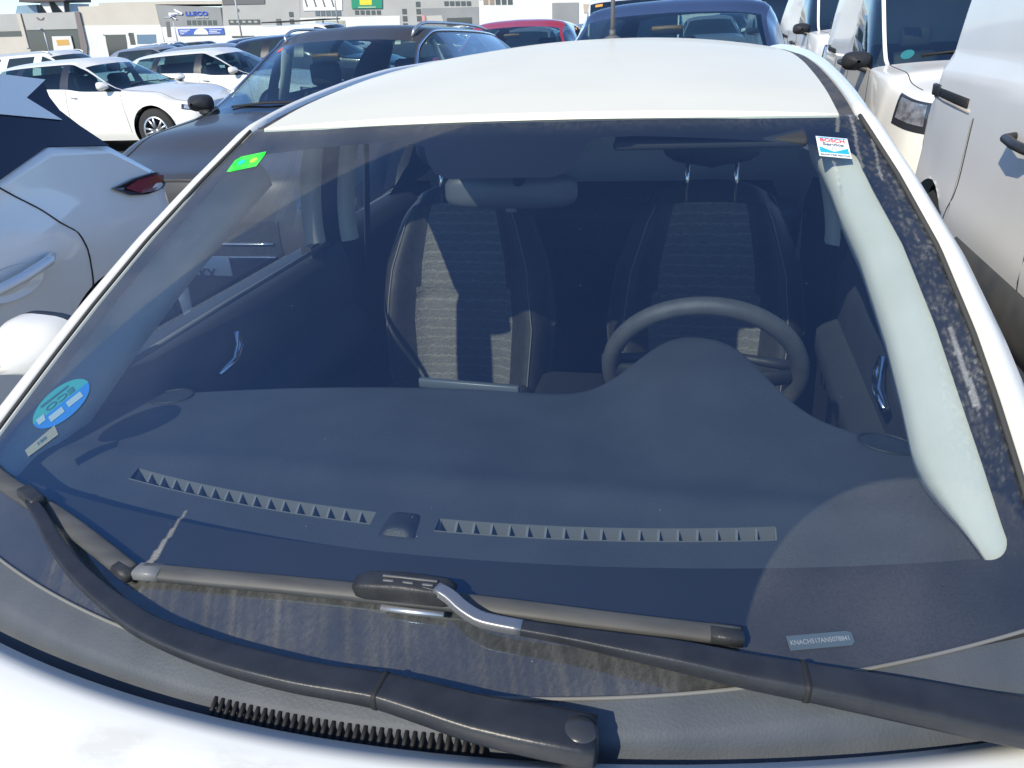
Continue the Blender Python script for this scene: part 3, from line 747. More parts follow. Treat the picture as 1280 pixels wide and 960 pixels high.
        MB().tube([(s * (.722 - .74), .585 - 1.05, .984 - .6), (s * (.716 - .74), 1.0 - 1.05, .990 - .6), (s * (.708 - .74), 1.55 - 1.05, .992 - .6)], .006, 8).build('window_seal', principled('seal_grey', (.15, .155, .16), .6), d)
        MB().tube([(s * (.675 - .74), .86 - 1.05, .875 - .6), (s * (.672 - .74), .92 - 1.05, .885 - .6), (s * (.676 - .74), .955 - 1.05, .905 - .6), (s * (.682 - .74), .965 - 1.05, .935 - .6)], [(.008, .006), (.012, .006), (.012, .007), (.008, .005)], 8).build('handle', CHROME, d)
        d2 = []
        for y in np.linspace(1.62, 2.5, 10): d2.append([(s * .80, y, .985), (s * .725, y, .985), (s * .70, y, .90), (s * .72, y, .3)])
        own(MB().grid(np.array(d2), s < 0).build('rear_door_lining', DARKIN))
        V = []
        for y in np.linspace(2.22, 2.9, 6): V.append([(s * .79, y, .985), (s * .70, y, 1.10), (s * .56, y, float(pchip(RY, RZe, y)[0]) - .03)])
        own(MB().grid(np.array(V), s < 0).build('rear_pillar_trim', DARKIN))
    # wing mirrors
    for s in (-1, 1):
        w = empty('wing_mirror', (s * .985, .70 - 1.2, .975), 0, CAR); V = []
        for t in np.linspace(0, 1, 10):
            k = math.sin(min(t * 1.15, 1) * math.pi / 2)
            V.append([(.088 * k * math.copysign(abs(math.cos(a)) ** .7, math.cos(a)) + .01 * s, -.075 + .15 * t, .060 * k * math.copysign(abs(math.sin(a)) ** .7, math.sin(a)) + .012 * math.cos(a) * s) for a in np.linspace(0, 2 * math.pi, 32)])
        MB().grid(np.array(V), True).build('shell', WHITE2, w)
        rim = [Vector(q) + Vector((0, .010, 0)) for q in V[-1][:-1]]
        MB().grid(np.array([V[-1], [(x * .99, y + .022, z * .98) for x, y, z in V[-1]], [(x * .90, y + .022, z * .88) for x, y, z in V[-1]]]), True).build('black_rim', PLASTIC, w)
        MB().grid(np.array([[(0, .09, 0)] * 32, [(x * .91, .092, z * .89) for x, y, z in V[-1]]])).build('mirror_glass', MATS['mirror_silver'], w, False)
        MB().tube([(-s * .05, .0, -.03), (-s * .12, -.01, -.03), (-s * .17, -.02, -.03)], [.022, .026, .03], 10).build('foot', PLASTIC, w)
cabin()

# ------------------------------------------------------------------ wipers
def wipers():
    # arm at the left: pivot by the middle of the cowl
    A = [(.262, .001, .944, .023, .012), (.22, -.001, .948, .0235, .013), (.154, .001, .950, .0215, .012), (.10, .006, .954, .019, .011), (.041, .011, .957, .0165, .010), (-.022, .012, .957, .0158, .009), (-.08, .016, .958, .0158, .009), (-.134, .023, .959, .0155, .008), (-.231, .043, .963, .0135, .007), (-.30, .069, .969, .0115, .006), (-.37, .102, .977, .010, .0055), (-.429, .138, .986, .009, .005), (-.475, .171, .995, .008, .0045), (-.510, .194, 1.0, .007, .0045)]
    w = empty('wiper', (.255, -1.2, .93), 0, CAR)
    def put(mb, nm, mat, par, **k): o = mb.build(nm, mat, None, **k); o.data.transform(INV @ Matrix.Identity(4)); o.data.transform(Matrix.Translation(-Vector(par.location))); o.parent = par; return o
    S = smooth_path(A, 60)
    put(MB().tube(S[:, :3], [(r[3], r[4]) for r in S], 20, flat=.36), 'arm', WIPERM, w)
    put(MB().lathe([(0, .012), (.013, .011), (.0165, .007), (.0175, 0), (.0175, -.03)], (.248, .000, .949), n=28), 'pivot_cap', principled('cap_black', (.035, .037, .042), .3), w)
    put(MB().tube([(.054, .0105, .957), (.049, .0108, .9572)], [(.0178, .0108)] * 2, 20, flat=.36), 'arm_joint', RUBBER, w)
    put(MB().box((-.52, .206, .998), (.055, .020, .016), Matrix.Rotation(R_(-28), 3, 'Z'), bev=.004), 'blade_clip', PLASTIC, w)
    bl = [(-.78, .340, .990), (-.70, .294, .990), (-.615, .250, .988), (-.54, .217, .987), (-.465, .186, .985), (-.375, .146, .979), (-.305, .114, .972)]
    T = smooth_path(bl, 40)
    put(MB().tube(T, [(.0125, .0065)] * 40, 10, flat=.6, up=(0, -.4, .9)), 'blade', BLADEM, w)
    put(MB().tube(T + np.array([0, .011, -.004]), [(.003, .007)] * 40, 8, up=(0, -.4, .9)), 'blade_edge', RUBBER, w)
    put(MB().tube([(-.326, .1215, .9735), (-.30, .111, .9718)], [(.0112, .0072)] * 2, 10, flat=.6), 'blade_cap', PLASTIC, w)
    # arm at the right: pivot in front of the driver, hooked onto the blade in the middle of the glass
    Bp = [(.668, .108, .926, .026, .012), (.62, .101, .935, .024, .012), (.539, .095, .948, .021, .012), (.449, .090, .960, .0175, .011), (.39, .088, .967, .0165, .010), (.334, .088, .974, .0150, .009), (.27, .087, .980, .0115, .007), (.216, .086, .985, .0085, .0055), (.165, .085, .989, .0075, .005), (.138, .086, .991, .0075, .005), (.115, .093, .996, .0072, .005), (.095, .104, 1.002, .0070, .005), (.075, .110, 1.005, .0065, .0045), (.058, .111, 1.005, .006, .004)]
    w = empty('wiper', (.66, .10 - 1.2, .925), 0, CAR)
    S = smooth_path(Bp, 80)
    put(MB().tube(S[:, :3], [(r[3], r[4]) for r in S], 20, flat=.36), 'arm', WIPERM, w)
    put(MB().tube(S[63:77, :3] + np.array([0, 0, .0004]), [(r[3] + .0002, r[4] + .0004) for r in S[63:77]], 20, flat=.36), 'arm_glint', principled('glint_grey', (.34, .34, .35), .42, .8), w)  # paler sleeve on the bend: sun glint on the satin arm, put in as colour
    put(MB().tube([(.452, .0902, .9600), (.447, .0899, .9604)], [(.0188, .0118)] * 2, 20, flat=.36), 'arm_joint', RUBBER, w)
    bl = [(-.287, .1155, .975), (-.136, .1115, .983), (.005, .1115, .986), (.126, .1145, .985), (.26, .1195, .979), (.392, .130, .9695)]
    T = smooth_path(bl, 60)
    put(MB().tube(T, [(.0102, .006)] * 60, 10, flat=.6, up=(0, -.4, .9)), 'blade', BLADEM, w)
    put(MB().tube(T + np.array([0, .0105, -.004]), [(.0026, .0065)] * 60, 8, up=(0, -.4, .9)), 'blade_edge', RUBBER, w)
    for a, b_ in (((-.295, .1157, .9745), (-.262, .1148, .9768)), ((.362, .1275, .9722), (.394, .1302, .9695))):
        put(MB().tube([a, b_], [(.0112, .0072)] * 2, 10, flat=.5), 'blade_cap', PLASTIC if a[0] > 0 else principled('cap_grey', (.16, .165, .17), .45), w)
    k = MB().tube([(-.012, .1125, .993), (.0, .113, .996), (.04, .1135, .998), (.088, .114, .997), (.098, .1145, .994)], [(.010, .008), (.0135, .011), (.0140, .012), (.0135, .011), (.011, .008)], 20, flat=.36)
    put(k, 'blade_clip', PLASTIC, w)
    k = MB()
    for x in (.028, .05, .072): k.box((x, .1085, 1.0085), (.0125, .0035, .004), bev=.001)
    k.box((.05, .115, 1.0095), (.062, .003, .003), bev=.001)
    put(k, 'clip_ribs', principled('clip_grey', (.09, .092, .095), .45), w)
    put(MB().tube([(.02, .099, .980), (.055, .0985, .980), (.09, .0995, .980)], [(.004, .003)] * 3, 8), 'clip_spring', ALU, w)
wipers()
# ------------------------------------------------------------------ a general car: one skin lofted through stations, cut into its parts
def car_skin(L, W, H, cowl, header, bp, cp, re, tail, zn, zc, zbr, wr, van=False, nose=.0, rear_drop=.13):
    h = W / 2; zm = zn + (zc - zn) * .6
    B = lambda y, x, z: [(a, b, c) for a, b, c in zip(x, y, z)]
    y7 = lambda a, r4=None, r5=None, r6=None: [a, a, a, a, a if r4 is None else r4, a if r5 is None else r5, a if r6 is None else r6]
    zr = H
    S = [
     B([.05, .01, .0, .03, .05, .05, .05], [0]*7, [.20, .32, .50, zn-.07, zn, zn, zn]),
     B([.08, .04, .03, .06, .08, .06, .05], [.5*h, .5*h, .5*h, .5*h, .46*h, .24*h, 0], [.20, .32, .50, zn-.07, zn, zn+.01, zn+.012]),
     B([.22, .17, .16, .20, .20, .12, .09], [.84*h, .86*h, .84*h, .80*h, .72*h, .38*h, 0], [.20, .32, .52, zn-.04, zn+.012, zn+.03, zn+.035]),
     B(y7(.50, .50, .46, .44), [.92*h, .965*h, .97*h, .90*h, .79*h, .42*h, 0], [.2, .33, .56, zn+.02, zn+.055, zn+.085, zn+.09]),
     B(y7(cowl*.62), [.94*h, .985*h, h, .935*h, .80*h, .43*h, 0], [.2, .33, .60, zm-.02, zm+.02, zm+.05, zm+.06]),
     B([cowl, cowl, cowl+.03, cowl+.08, cowl+.14, cowl+.02, cowl-.03], [.95*h, .985*h, h, .94*h, .83*h, .45*h, 0], [.2, .33, .62, zc-.04, zc-.015, zc+.012, zc+.018]),
     B(y7(header+.02, header+.10, header+.0, header-.03), [.95*h, .985*h, h, .945*h, wr*.99, wr*.55, 0], [.2, .33, .62, zc-.02, zr-.135, zr-.10, zr-.09]),
     B(y7(bp), [.95*h, .985*h, h, .945*h, wr*1.02, wr*.56, 0], [.2, .33, .62, zc+(zbr-zc)*.3, zr-.055, zr-.012, zr]),
     B(y7(cp, cp-.05, cp-.05, cp-.05), [.95*h, .985*h, h, .94*h, wr*1.0, wr*.55, 0], [.2, .33, .64, zc+(zbr-zc)*.75, zr-.085, zr-.035, zr-.02]),
     B([L-.70, L-.70, L-.70, min(re-.06, L-.34), re-.06, re-.01, re], [.95*h, .98*h, .985*h, .92*h, wr*.93, wr*.52, 0], [.22, .34, .66, zbr, zr-rear_drop-.03, zr-rear_drop+.01, zr-rear_drop+.02]),
     B([L-.45, L-.42, L-.40, tail-.14, tail-.10, tail-.02, tail], [.94*h, .97*h, .97*h, .88*h, .76*h, .42*h, 0], [.24, .36, .66, zbr, zbr+.02, zbr+.03, zbr+.03]),
     B([L-.22, L-.17, L-.16, L-.22, L-.20, L-.12, L-.10], [.84*h, .88*h, .88*h, .82*h, .72*h, .38*h, 0], [.26, .38, .64, zbr-.10, zbr-.07, zbr-.06, zbr-.06]),
     B([L-.09, L-.05, L-.03, L-.10, L-.10, L-.09, L-.09], [.5*h, .5*h, .5*h, .5*h, .46*h, .24*h, 0], [.26, .38, .62, zbr-.14, zbr-.11, zbr-.10, zbr-.10]),
     B([L-.06, L-.01, L, L-.07, L-.09, L-.09, L-.09], [0]*7, [.26, .38, .62, zbr-.15, zbr-.11, zbr-.10, zbr-.10]),
    ]
    S = np.array(S, float)
    if van:                                             # upright, square-cut rear end
        S[5:10, 3, 0] = .985 * h; S[9, 0:3, 1] = L - .36; S[10, 0:4, 1] = L - .15; S[10, 0:4, 0] = [.95 * h, .98 * h, .985 * h, .97 * h]
        S[11, 0:4, 1] = L - .05; S[11, 0:4, 0] = [.90 * h, .93 * h, .93 * h, .92 * h]; S[9, 3, 1] = L - .30
    return S
def build_car(name, label, cat, spec, paint, loc, rz, n=7, wheels=(.85, 3.45), R=.325, near=False, group=None, glass=None, rails=None, extra=None,
              quarter_window=True, rear_side_window=True, hub=ALU, lamp=None, mirror_mat=None, trim=None, pillar_black=True, push=None):
    C = empty(name, loc, rz); tag(C, label, cat, group)
    S = car_skin(**spec); ns, nt_ = S.shape[:2]
    si = np.linspace(0, ns - 1, (ns - 1) * n + 1); ti = np.linspace(0, nt_ - 1, (nt_ - 1) * n + 1)
    A = pchip(np.arange(ns), S.reshape(ns, -1), si).reshape(len(si), nt_, 3)
    A = np.stack([pchip(np.arange(nt_), A[i], ti) for i in range(len(si))])
    if push is not None: A = push(A, n)
    # wheel openings in the side
    RA = R + .05; cut = np.zeros(A.shape[:2], bool); side = (ti <= 3.01)[None, :] & ((si > 2) & (si < 11))[:, None]
    for wy in wheels:
        d = np.hypot(A[:, :, 1] - wy, A[:, :, 2] - R); cut |= (d < RA) & side
    ins = cut[:-1, :-1] & cut[1:, :-1] & cut[:-1, 1:] & cut[1:, 1:]
    for i, j in zip(*np.where(cut)):
        wy = min(wheels, key=lambda w: abs(w - A[i, j, 1])); v = np.array([A[i, j, 1] - wy, A[i, j, 2] - R]); l = max(np.hypot(*v), 1e-4)
        if v[1] > -.28: A[i, j, 1:] = np.array([wy, R]) + v / l * RA
    ci = ((np.arange(len(si) - 1)) // n); cj = ((np.arange(len(ti) - 1)) // n); ki = np.arange(len(si) - 1) % n; kj = np.arange(len(ti) - 1) % n
    I, J = np.meshgrid(ci, cj, indexing='ij'); KI, KJ = np.meshgrid(ki, kj, indexing='ij')
    m_ws = (I == 5) & (J >= 4)
    m_rw = (I == 9) & (J >= 4) & ~((J == 4) & (KJ == 0))
    win = (J == 3) & (KJ < n - 1) & ((I == 5) | (I == 6) | ((I == 7) & rear_side_window) | ((I == 8) & quarter_window & (KI < n - 3)))
    if spec.get('van'): m_rw &= False
    m_pl = win & (((I == 6) & (KI == n - 1)) | ((I == 7) & (KI == 0)) | ((I == 7) & (KI == n - 1)))
    w_f = win & ((I == 5) | (I == 6)) & ~m_pl; w_r = win & ((I == 7) | (I == 8)) & ~m_pl
    body = ~(m_ws | m_rw | win | ins)
    A2 = A.copy(); A2[:, :, 0] *= -1
    gm = glass or (GLASS if near else GLASS_FAR)
    def both(mask, nm, mat, off=0.0):
        if not mask.any(): return
        q = MB().grid(A, False, mask).grid(A2, True, mask).build(nm, mat, C); return q
    both(body, 'body', paint); both(m_ws, 'windscreen', gm); both(m_rw, 'rear_window', gm)
    for m_ in (w_f, w_r):
        if m_.any():
            MB().grid(A, False, m_).build('side_window', gm, C); MB().grid(A2, True, m_).build('side_window', gm, C)
    if m_pl.any(): both(m_pl, 'door_pillar', BLACKP if pillar_black else paint)
    # normals for patches laid on the skin
    du = np.gradient(A, axis=0); dv = np.gradient(A, axis=1); nn = np.cross(dv, du); nn /= np.maximum(np.linalg.norm(nn, axis=2, keepdims=True), 1e-9)
    nn *= np.where((nn[:, :, 0:1] * A[:, :, 0:1] + nn[:, :, 2:3] * (A[:, :, 2:3] - .6) + nn[:, :, 1:2] * (A[:, :, 1:2] - spec['L'] / 2)) < 0, -1, 1)
    def at(s, t, off=0.0):
        fs, ft = s * n, t * n; i, j = int(min(fs, len(si) - 2)), int(min(ft, len(ti) - 2)); a, b = fs - i, ft - j
        q = lambda M: (M[i, j] * (1 - a) + M[i + 1, j] * a) * (1 - b) + (M[i, j + 1] * (1 - a) + M[i + 1, j + 1] * a) * b
        return q(A) + off * q(nn)
    def patch(s0, s1, t0, t1, off, nm, mat, par=C, mirror=True, res=10, taper=(0, 0), one_per_side=True):
        g = []
        for a in np.linspace(0, 1, res):
            row = []
            lo = t0 + taper[0] * a; hi = t1 - taper[1] * a
            for b in np.linspace(0, 1, 6):
                e = min(a, 1 - a, b, 1 - b); row.append(at(s0 + (s1 - s0) * a, lo + (hi - lo) * b, off if e > 1e-6 else .0015))
            g.append(row)
        g = np.array(g); out = [MB().grid(g).build(nm, mat, par)]
        if mirror:
            g2 = g.copy(); g2[:, :, 0] *= -1; out.append(MB().grid(g2, True).build(nm, mat, par))
        return out
    def line(pts, w=.004, mat=None, nm='door_gap'):
        P = [at(s, t, .001) for s, t in pts]; b = MB().tube(P, w, 5); b.tube([(-p[0], p[1], p[2]) for p in P], w, 5); return b
    # lamps, grille, number plate
    lm = lamp or LAMP
    for s_ in (1, -1):
        pass
    hl = patch(1.55, 2.62, 2.45, 3.05, .006, 'headlight', LAMPDARK)
    for k, o in enumerate(hl):
        sg = 1 if k == 0 else -1; g = []
        for a in np.linspace(.10, .92, 8): g.append([at(1.58 + 1.0 * a, 2.50 + .48 * b, .010) * np.array([sg, 1, 1]) for b in np.linspace(.1, .9, 5)])
        MB().grid(np.array(g), sg < 0).build('reflector', lm, o)
    patch(10.45, 11.5, 2.3, 2.95, .008, 'tail_light', TAIL)
    g = np.array([[at(s, t, .006) for t in np.linspace(1.35, 2.45, 8)] for s in np.linspace(0, 1.25, 8)]); g2 = g.copy(); g2[:, :, 0] *= -1
    gr = MB().grid(g).grid(g2, True).build('grille', PLASTIC, C)
    bars = MB()
    for t in (1.7, 2.05):
        P = [at(s, t, .012) for s in np.linspace(0, 1.15, 8)]; bars.tube(P, .008, 6); bars.tube([(-p[0], p[1], p[2]) for p in P], .008, 6)
    bars.build('grille_bars', trim or CHROME, gr)
    p0 = at(0, 1.45)
    MB().box((0, p0[1] - .02, p0[2]), (.52, .012, .11), bev=.003).build('number_plate', PLATE, C)
    y1 = A[-1, 2 * n, 1]
    MB().box((0, y1 + .012, .78 if not spec.get('van') else .6), (.52, .012, .11), bev=.003).build('number_plate', PLATE, C)
    lip = MB().box((0, spec['L'] / 2, .24), (spec['W'] * .8, spec['L'] * .88, .10)).build('underbody', RUBBER, C, smooth=False)
    # wheels
    for wy in wheels:
        for sx in (-1, 1):
            w = empty('wheel', (sx * (spec['W'] / 2 - .125), wy, R), 0, C)
            o1 = sx * .11
            MB().lathe([(R * .64, -.10), (R * .93, -.105), (R, -.075), (R, .075), (R * .93, .105), (R * .64, .10)], (0, 0, 0), 'X', 28).build('tyre', TYRE, w)
            r_ = MB().lathe([(R * .66, o1 * .95), (R * .60, o1 * .9), (R * .60, -o1 * .6), (0, -o1 * .2)], (0, 0, 0), 'X', 28)
            r_.build('rim_barrel', LAMPDARK, w)
            sp = MB().lathe([(0, o1 * .86), (R * .14, o1 * .84), (R * .16, o1 * .6)], (0, 0, 0), 'X', 14).lathe([(R * .585, o1 * .98), (R * .66, o1 * 1.0), (R * .66, o1 * .8), (R * .585, o1 * .8)], (0, 0, 0), 'X', 28)
            for q in range(10):
                a = 2 * math.pi * (q // 2) / 5 + (q % 2 - .5) * .34
                sp.tube([(o1 * .8, R * .10 * math.cos(a), R * .10 * math.sin(a)), (o1 * .92, R * .62 * math.cos(a + (q % 2 - .5) * .12), R * .62 * math.sin(a + (q % 2 - .5) * .12))], [(R * .065, .012), (R * .055, .012)], 6, up=(1, 0, 0))
            sp.build('rim', hub, w)
            # liner of the wheel opening
            MB().lathe([(R + .047, sx * .06), (R + .045, -sx * .22), (0, -sx * .22)], (0, 0, 0), 'X', 28).build('arch_liner', RUBBER, w)
    # mirrors
    for sx in (-1, 1):
        ms = 1.2 if spec.get('van') else 1; p = at(5.25, 3.15); mw = empty('wing_mirror', (sx * (p[0] + .085), p[1] + .03, p[2] + (.02 if spec.get('van') else .07)), 0, C); V = []
        for t in np.linspace(0, 1, 8):
            k = math.sin(min(.08 + t * 1.2, 1) * math.pi / 2)
            V.append([(.095 * ms * k * math.copysign(abs(math.cos(a)) ** .7, math.cos(a)), -.07 + .14 * t, .060 * ms * k * math.copysign(abs(math.sin(a)) ** .7, math.sin(a))) for a in np.linspace(0, 2 * math.pi, 24)])
        MB().grid(np.array(V), True).build('shell', mirror_mat or paint, mw)
        MB().grid(np.array([[(0, .055, 0)] * 24, [(x * .97, y * .97, z * .97) for x, y, z in V[-1]]])).build('mirror_glass', MATS['mirror_silver'], mw, False)
        MB().tube([(-sx * .02, 0, -.05), (-sx * .10, -.0, -.075), (-sx * .14, 0, -.10)], [.025, .028, .03], 8).build('foot', PLASTIC, mw)
    if near:
        for pts in ([(5.05, t) for t in np.linspace(.9, 2.95, 10)], [(7 - .02, t) for t in np.linspace(.6, 2.98, 10)], [(8.1 + .35 * max(0, 2.2 - t) , t) for t in np.linspace(1.5, 2.98, 10)], [(s, 4.0) for s in np.linspace(2.3, 5, 16)]):
            P = [at(s, t, .0005) for s, t in pts]
            for sx in (-1, 1): MB().tube([(p[0] * sx, p[1], p[2]) for p in P], .0035, 5).build('panel_gap', RUBBER, C)
        for sx in (-1, 1):
            for s_ in (() if spec.get('van') else (6.75, 7.8)):
                p = at(s_, 2.72, .022); q = at(s_ - .42, 2.70, .022); mid = at(s_ - .21, 2.71, .034)
                f = lambda v: (v[0] * sx, v[1], v[2])
                MB().tube([f(at(s_ + .02, 2.72, 0)), f(p), f(mid), f(q), f(at(s_ - .44, 2.70, 0))], [(.010, .014)] * 5, 8, up=(1, 0, 0)).build('door_handle', paint, C)
        # cabin: seats, dash, lining
        sx0 = spec['W'] * .2
        for sx in (-1, 1):
            yb = spec['bp'] - .05; st = MB().box((sx * sx0, yb, .82), (.46, .16, .62), Matrix.Rotation(R_(-14), 3, 'X'), .85, .05).box((sx * sx0, yb + .09, 1.24), (.26, .10, .18), bev=.04).box((sx * sx0, yb - .28, .55), (.48, .5, .16), bev=.05)
            st.build('front_seat', LEATH, C)
        MB().box((0, spec['cp'] - .1, .85), (spec['W'] * .68, .18, .62), Matrix.Rotation(R_(-14), 3, 'X'), bev=.05).build('rear_seat', LEATH, C)
        d0 = spec['cowl']; MB().box((0, d0 + .38, spec['zc'] - .12), (spec['W'] * .80, .62, .16), bev=.05).build('dashboard', PLASTIC, C)
        wh = [(sx0 + .18 * math.cos(a), d0 + .78 + .06 * math.sin(a), spec['zc'] + .02 + .17 * math.sin(a)) for a in np.linspace(0, 2 * math.pi, 28)[:-1]]
        MB().tube(wh, .015, 8, closed=True, up=(0, 1, 0)).build('steering_wheel', PLASTIC, C)
        MB().box((0, spec['L'] * .55, .34), (spec['W'] * .86, spec['L'] * .5, .05)).build('cabin_floor', DARKIN, C, smooth=False)
        MB().box((0, spec['header'] - .22, spec['H'] - .20), (.22, .02, .06), bev=.012).build('rear_view_mirror', PLASTIC, C)
        wp = MB()
        for s0, e in ((-.55, .05), (.02, .62)):
            p0_, p1_ = s0 * spec['W'] / 2, e * spec['W'] / 2
            q0 = at(5.12, 6 - 2 * min(abs(s0) / .83, 1), .012) * np.array([1 if s0 > 0 else -1, 1, 1]); q1 = at(5.16, 6 - 2 * min(abs(e) / .83, 1), .014) * np.array([1 if e > 0 else -1, 1, 1])
            wp.tube([q0, (q0 + q1) / 2 + np.array([0, -.01, .012]), q1], .008, 6)
        wp.build('wiper', RUBBER, C)
    if rails is not None:
        b = MB()
        for sx in (-1, 1):
            P = [at(s, 4.25, .035) for s in np.linspace(6.3, 8.75, 12)]; P = [at(6.22, 4.25, 0)] + P + [at(8.83, 4.25, 0)]
            b.tube([(p[0] * sx, p[1], p[2]) for p in P], .012, 8)
        b.build('roof_rails', rails, C)
    if extra: extra(C, at, patch, A, n)
    return C
def copy_car(src, label, loc, rz, paint, old, group=None):
    c = src.copy(); COL.objects.link(c); c.location = loc; c.rotation_euler = (0, 0, rz); c['label'] = label
    if group: c['group'] = group
    def rec(o, par):
        for ch in o.children:
            d = ch.copy(); COL.objects.link(d); d.parent = par
            if d.type == 'MESH' and d.data.materials and d.data.materials[0] == old and paint != old:
                d.material_slots[0].link = 'OBJECT'; d.material_slots[0].material = paint
            rec(ch, d)
    rec(src, c); return c
HATCH = dict(L=4.3, W=1.80, H=1.45, cowl=1.25, header=2.02, bp=2.35, cp=3.35, re=3.95, tail=4.18, zn=.70, zc=.97, zbr=1.04, wr=.58)
SUV = dict(L=4.6, W=1.88, H=1.58, cowl=1.30, header=2.10, bp=2.50, cp=3.50, re=4.30, tail=4.50, zn=.84, zc=1.06, zbr=1.12, wr=.60)
MPV = dict(L=4.4, W=1.82, H=1.64, cowl=1.15, header=2.0, bp=2.4, cp=3.4, re=4.2, tail=4.34, zn=.80, zc=1.06, zbr=1.08, wr=.62)
VAN = dict(L=4.45, W=1.86, H=1.90, cowl=1.05, header=1.82, bp=2.35, cp=3.2, re=4.36, tail=4.43, zn=.95, zc=1.10, zbr=1.05, wr=.80, van=True, rear_drop=.05)

# the dark car nose-on behind, left of the hatchback
def ex_suv(C, at, patch, A, n):
    b = MB()
    for k, x in enumerate(np.linspace(.44, .74, 8)): b.box((x, .20 + .30 * max(0, x - .55), .70), (.012, .02, .11)); b.box((-x, .20 + .30 * max(0, x - .55), .70), (.012, .02, .11))
    b.build('grille_slats', CHROME, C)
    text_mesh('4571 LKX', .085, 'plate_lettering', INK, C, Matrix.Translation((0, -.028, .345)) @ Matrix.Rotation(R_(90), 4, 'X'), .002, .95, .001)
    o = patch(5.86, 5.96, 4.25, 4.45, .003, 'windscreen_sticker', principled('sticker_redorange', (.62, .10, .07), .5)); bpy.data.objects.remove(o[0])
    for sx in (-1, 1):
        q = MB().tube([(sx * .62, 2.42, 1.46), (sx * .70, 2.47, 1.26), (sx * .78, 2.50, 1.06)], [(.05, .02)] * 3, 8); q.build('centre_pillar_trim', BEIGE, C)
        P = [at(s, 3.93, .006) for s in np.linspace(5.35, 8.9, 30)] ; MB().tube([(p[0] * sx, p[1], p[2]) for p in P], .009, 6).build('window_trim', CHROME, C)
SUVC = build_car('parked_suv', 'dark graphite family car with silver roof rails parked nose-on behind the white cars', 'car', SUV, GREYP, (-2.45, 3.25, 0), R_(-3), near=True, rails=ALU, extra=ex_suv, mirror_mat=PLASTIC)
BLUEC = build_car('parked_people_carrier', 'dark blue tall car directly behind the roof of the nearest hatchback', 'car', MPV, BLUEP, (-.07, 3.72, 0), R_(-4), near=True, wheels=(.82, 3.55))
REDC = build_car('parked_car', 'bright red car whose roof shows between the graphite and the blue car', 'car', SUV, REDP, (-2.16, 8.64, 0), R_(1.4), near=True, rails=None)
LEON = build_car('parked_hatchback', 'white hatchback seen from its side with the alloy wheel showing, behind the silver tail light', 'car', dict(HATCH, H=1.38, zc=.94, zbr=1.0), WHITE2, (-6.85, 11.1, 0), R_(88), near=True, rails=None, glass=thin_glass('car_glass_green', (.45, .62, .62), .02))
